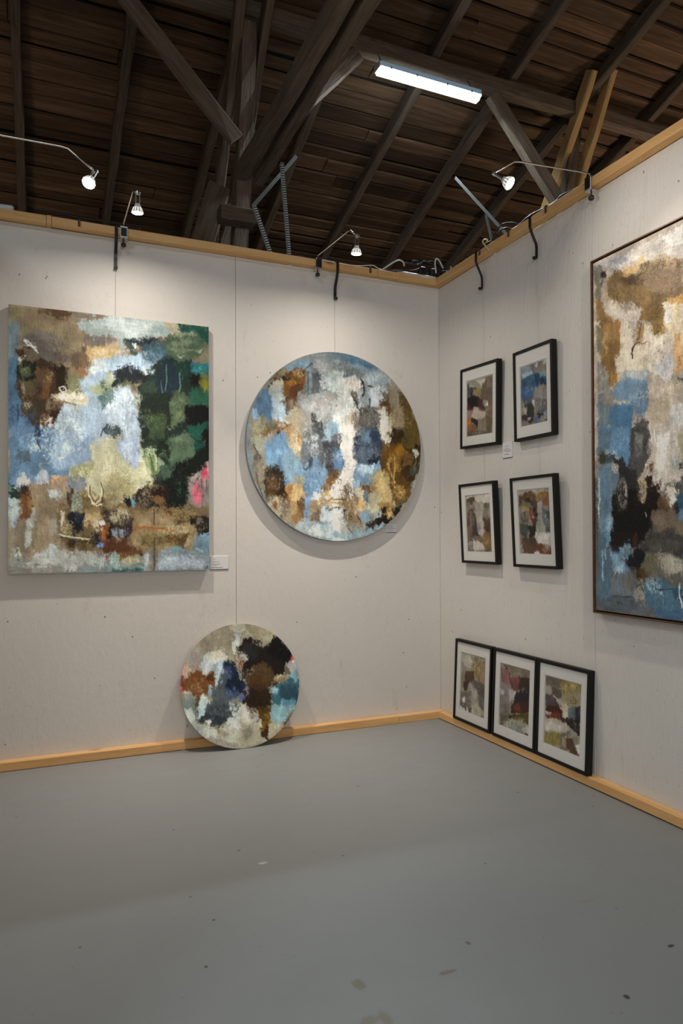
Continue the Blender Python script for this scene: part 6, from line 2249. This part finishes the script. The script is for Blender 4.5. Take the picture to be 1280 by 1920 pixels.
QB = paper(crop_pts(915, 1205, 9.143, [(236, 338), (720, 465), (646, 1562), (188, 1372)]), 56, '''
@ 915 1205 9.143
p1 6d6250 300,360 715,468 710,640 600,580 520,560 380,560 330,460
k.45 958560 360,480 620,580
p1v 7e5250 240,380 320,440 380,560 400,760 320,700 240,660
k.5 b08c84 236,340 400,560
p1v 6b3c3a 380,580 530,570 540,700 480,840 400,760
l1 2c1c1c 290,370 370,520 400,700 470,850
l1 2c1c1c 540,560 540,680 480,860
p1v 3c2620 560,580 700,600 700,800 560,860 520,760
p1v 221c20 470,860 700,760 690,1000 560,1020 440,1000
k.3 a09aa0 560,700 700,940
p1v 766a66 220,700 380,720 420,900 400,1060 330,1200 215,1180
p1v 958a88 360,800 470,840 420,960 370,1000
p.8 a49a90 220,800 280,800 270,880 220,880
p1v 6a6058 210,1040 360,1040 350,1220 210,1200
p1 3c2018 440,1010 690,980 680,1180 560,1190 380,1180 390,1080
p1 5c2c20 440,1060 520,1020 540,1120 520,1170 450,1140
p1 4c3e1c 340,1210 670,1200 670,1380 520,1300 380,1260
p1 1f1810 340,1240 380,1230 385,1270 345,1280
k.5 948458 380,1240 640,1400
p1 5b5040 200,1200 340,1230 360,1340 210,1380
p1 6d6c62 300,1330 480,1360 580,1420 560,1530 380,1470
k.45 9c9888 200,1260 660,1500
p.8 a29f96 560,1430 660,1400 650,1562 590,1520
p.8 27211c 600,1500 645,1540 645,1555 600,1530
p.8 a29f96 188,1400 270,1400 330,1460 420,1500 420,1562 188,1562
k.4 302820 195,1340 260,1400
''', G3)
QC = paper(crop_pts(1000, 1230, 8.533, [(212, 297), (735, 425), (690, 1567), (168, 1345)]), 57, '''
@ 1000 1230 8.533
p1 594d42 215,300 390,345 430,480 300,470 210,440
p1v 6e5f38 400,350 730,425 730,560 660,540 440,600 430,460
k.45 a08c4c 400,380 700,560
p1v 786c50 460,560 730,560 720,760 540,780 440,700
k.45 2a2414 540,540 720,760
p1 44383a 210,600 320,600 430,760 440,860 300,800 205,760
k.4 8a7c70 210,430 440,640
p1 48403a 290,480 430,500 430,640 300,640
l1.2 b0a48c 320,600 370,670 410,750 440,860
p1 3a1e18 220,760 400,780 470,900 480,1040 350,980 205,920
p1 5c2a18 210,880 420,900 380,980 230,970
p.8 9a9084 205,850 280,880 270,910 210,900
p1v 8d8270 440,700 540,780 520,960 450,940
k.4 b0a490 430,680 540,980
p1v 4d565a 530,790 640,770 650,960 540,980
p1v 27282c 640,780 720,780 710,1040 650,1000
p1 1c1814 460,980 560,960 700,1000 700,1240 640,1180 560,1100
k.4 8a8880 540,980 700,1260
p1 8e8478 200,970 340,970 500,1060 560,1200 360,1200 190,1150
p1 9c948a 240,1020 420,1080 400,1170 200,1130
p1v 6e6030 190,1180 420,1200 420,1400 320,1400 170,1340
k.4 968840 180,1160 500,1400
p1v 5c5242 420,1200 560,1160 600,1300 500,1480 400,1440
k.4 a09880 400,1200 660,1460
p1 4a3020 500,1280 600,1290 690,1540 680,1560 540,1500 500,1400
p1v 6d6658 590,1260 700,1260 690,1420 640,1440
p.8 a4a098 640,1400 700,1380 700,1540 660,1490
k.5 382818 520,1400 690,1560
''', G4)


# ------------------------------------------------------------------ hang and place the works
def works_canvas():
    p = at(15.3, 1077, 1, -0.032); q = at(391, 613, 1, -0.032)
    w_ = q.x - p.x; h_ = q.z - p.z
    root = empty('abstract_canvas', T((p.x + q.x) / 2, -0.032, p.z), 'large unframed abstract canvas in greens, pale blue and brown with a pink patch', 'painting')
    rect_face('painted_face', W1, w_, h_, 0.0, M['paint'], root)
    (MB().box((-w_ / 2, 0.0008, 0), (w_ / 2, 0.029, h_), 0.002)).build('canvas_edge', M['canvas_edge_grey'], root)
    for s_ in (-1, 1):
        MB().box((s_ * (w_ / 2 - .05) - .02, 0.0291, .03), (s_ * (w_ / 2 - .05) + .02, 0.0315, h_ - .03)).build('stretcher_bar', M['pine'], root)


works_canvas()


def disc_body(r, y0, y1, name, m, parent, seg=160):
    vs = []; fs = []
    prof = [(r - 0.001, y0), (r, y0 + 0.001), (r, y1), (r - 0.02, y1)]
    for k in range(seg):
        a = 2 * math.pi * k / seg
        for (rr, y) in prof: vs.append((rr * math.cos(a), y, r + rr * math.sin(a)))
    n = len(prof)
    for k in range(seg):
        k2 = (k + 1) % seg
        for j in range(n - 1): fs.append((k * n + j, k * n + j + 1, k2 * n + j + 1, k2 * n + j))
    fs.append(tuple(k * n for k in range(seg))); fs.append(tuple(k * n + n - 1 for k in range(seg - 1, -1, -1)))
    o = MB().add(vs, fs).build(name, m, parent)
    return o


r2 = 0.505
root = empty('round_painting', T(-0.65, -0.035, 1.515 - r2), 'large round abstract painting hung on the back wall, blue, white and ochre', 'painting')
disc_face('painted_face', W2, r2, M['paint'], root)
disc_body(r2, 0.0008, 0.033, 'panel_edge', M['canvas_edge_blue'], root)
r3 = 0.3025; yb3, yt3 = -0.140, -0.022
ang = math.degrees(math.asin((yt3 - yb3) / (2 * r3)))
root = empty('round_painting', T(-1.195, yb3, 0.0015) @ RX(-ang), 'small round abstract painting leaning on the floor against the back wall', 'painting')
disc_face('painted_face', W3, r3, M['paint'], root)
disc_body(r3, 0.0008, 0.019, 'panel_edge', M['canvas_edge_pale'], root)

# the tall canvas in its slim floater frame
root = empty('framed_canvas', T(-0.0, -1.756, 0.720) @ RZ(-90), 'tall abstract canvas in a slim dark brown frame, cut by the right edge', 'painting')
fw, fh, fd = 1.0, 1.440, 0.042
t = 0.006
mb = (MB().box((-fw / 2, -fd, 0), (-fw / 2 + t, -0.002, fh), 0.0008).box((fw / 2 - t, -fd, 0), (fw / 2, -0.002, fh), 0.0008)
      .box((-fw / 2 + t, -fd, 0), (fw / 2 - t, -0.002, t), 0.0008).box((-fw / 2 + t, -fd, fh - t), (fw / 2 - t, -0.002, fh), 0.0008))
mb.build('frame', M['walnut'], root)
MB().box((-fw / 2 + t, -0.010, t), (fw / 2 - t, -0.004, fh - t)).build('backing_board', M['black_frame'], root)
gp = t + 0.006
cf = MB().box((-fw / 2 + gp, -0.0355, gp), (fw / 2 - gp, -0.010, fh - gp), 0.001).build('canvas_edge', M['canvas_edge_grey'], root)
rect_face('painted_face', W4, fw - 2 * gp, fh - 2 * gp, gp, M['paint'], root, -0.0365)


def framed_print(P, mw, iw, ih, ax0, ax1, az0, az1, label, border=0.0135, depth=0.030, grp=None):
    """ax0..az1: the sheet's place inside the glass opening, as fractions from its left and bottom"""
    root = empty('framed_print', mw, label, 'picture', grp)
    b = border; W_, H_ = iw / 2 + b, ih + 2 * b
    fr = (MB().box((-W_, -depth, 0), (-W_ + b, 0, H_), 0.0012).box((W_ - b, -depth, 0), (W_, 0, H_), 0.0012)
          .box((-W_ + b, -depth, 0), (W_ - b, 0, b), 0.0012).box((-W_ + b, -depth, H_ - b), (W_ - b, 0, H_), 0.0012))
    fr.build('frame', M['black_frame'], root)
    MB().box((-W_ + b, -0.008, b), (W_ - b, -0.001, H_ - b)).build('backing_board', M['ink'], root)
    x0, x1 = -iw / 2 + ax0 * iw, -iw / 2 + ax1 * iw; z0, z1 = b + az0 * ih, b + az1 * ih
    mm = 0.004
    y0, y1 = -0.0230, -0.0215
    mb = MB()
    mb.box((-iw / 2, y0, b), (x0 - mm, y1, b + ih)).box((x1 + mm, y0, b), (iw / 2, y1, b + ih))
    mb.box((x0 - mm, y0, b), (x1 + mm, y1, z0 - mm)).box((x0 - mm, y0, z1 + mm), (x1 + mm, y1, b + ih))
    mb.build('mount', M['matboard'], root)
    MB().box((x0 - 0.012, -0.0200, z0 - 0.012), (x1 + 0.012, -0.0192, z1 + 0.012)).build('paper_sheet', M['matboard'], root)
    o = rect_face('painted_sheet', P, x1 - x0, z1 - z0, z0, M['print'], root, -0.0205, 0.00015, gain=0.70)
    o.location.x = (x0 + x1) / 2
    MB().box((-iw / 2, -0.0262, b), (iw / 2, -0.0257, b + ih)).build('glass', M['glass'], root)
    return root


def hung(P, yc, zc, iw, ih, fr, lean_deg, roll_deg, label, gap=0.004):
    H_ = ih + 0.027
    # origin at the back of the lower edge; lean brings the top forward
    mw = T(-gap, yc, zc) @ RZ(-90) @ RY(roll_deg) @ T(0, 0, -H_ / 2) @ RX(lean_deg)
    framed_print(P, mw, iw, ih, *fr, label)


hung(Q1, -0.4405, 1.7075, 0.308, 0.397, (0.135, 0.875, 0.125, 0.855), 1.0, 2.3, 'framed abstract print with maroon, orange and yellow streaks, upper row nearer the corner')
hung(Q2, -0.8745, 1.6950, 0.252, 0.397, (0.135, 0.86, 0.135, 0.835), 0.8, 0.0, 'framed abstract print in blue over grey, upper row farther from the corner')
hung(Q3, -0.4330, 1.1010, 0.289, 0.392, (0.135, 0.87, 0.125, 0.87), 2.6, 0.0, 'framed abstract print with pale centre and brown sides, lower row nearer the corner')
hung(Q4, -0.8800, 1.0990, 0.289, 0.396, (0.125, 0.875, 0.13, 0.875), 2.6, 0.0, 'framed abstract print in brown and grey, lower row farther from the corner')
zb = BH + 0.0005
for P, ya, yb2, fr, lab in ((QA, -0.205, -0.540, (0.125, 0.845, 0.115, 0.865), 'leaning framed print in brown and grey with a white loop, first from the corner'),
                            (QB, -0.556, -0.888, (0.125, 0.86, 0.12, 0.865), 'leaning framed print with dull pink and dark red, middle of the three on the batten'),
                            (QC, -0.892, -1.224, (0.125, 0.86, 0.125, 0.865), 'leaning framed print in olive, rust and slate, last of the three on the batten')):
    w_ = abs(yb2 - ya)
    lean = -2.6
    mw = T(-0.0215, (ya + yb2) / 2, zb + 0.0013) @ RZ(-90) @ RX(lean)
    framed_print(P, mw, w_ - 0.028, 0.403, *fr, lab, 0.014)
print('objects', len(bpy.data.objects))
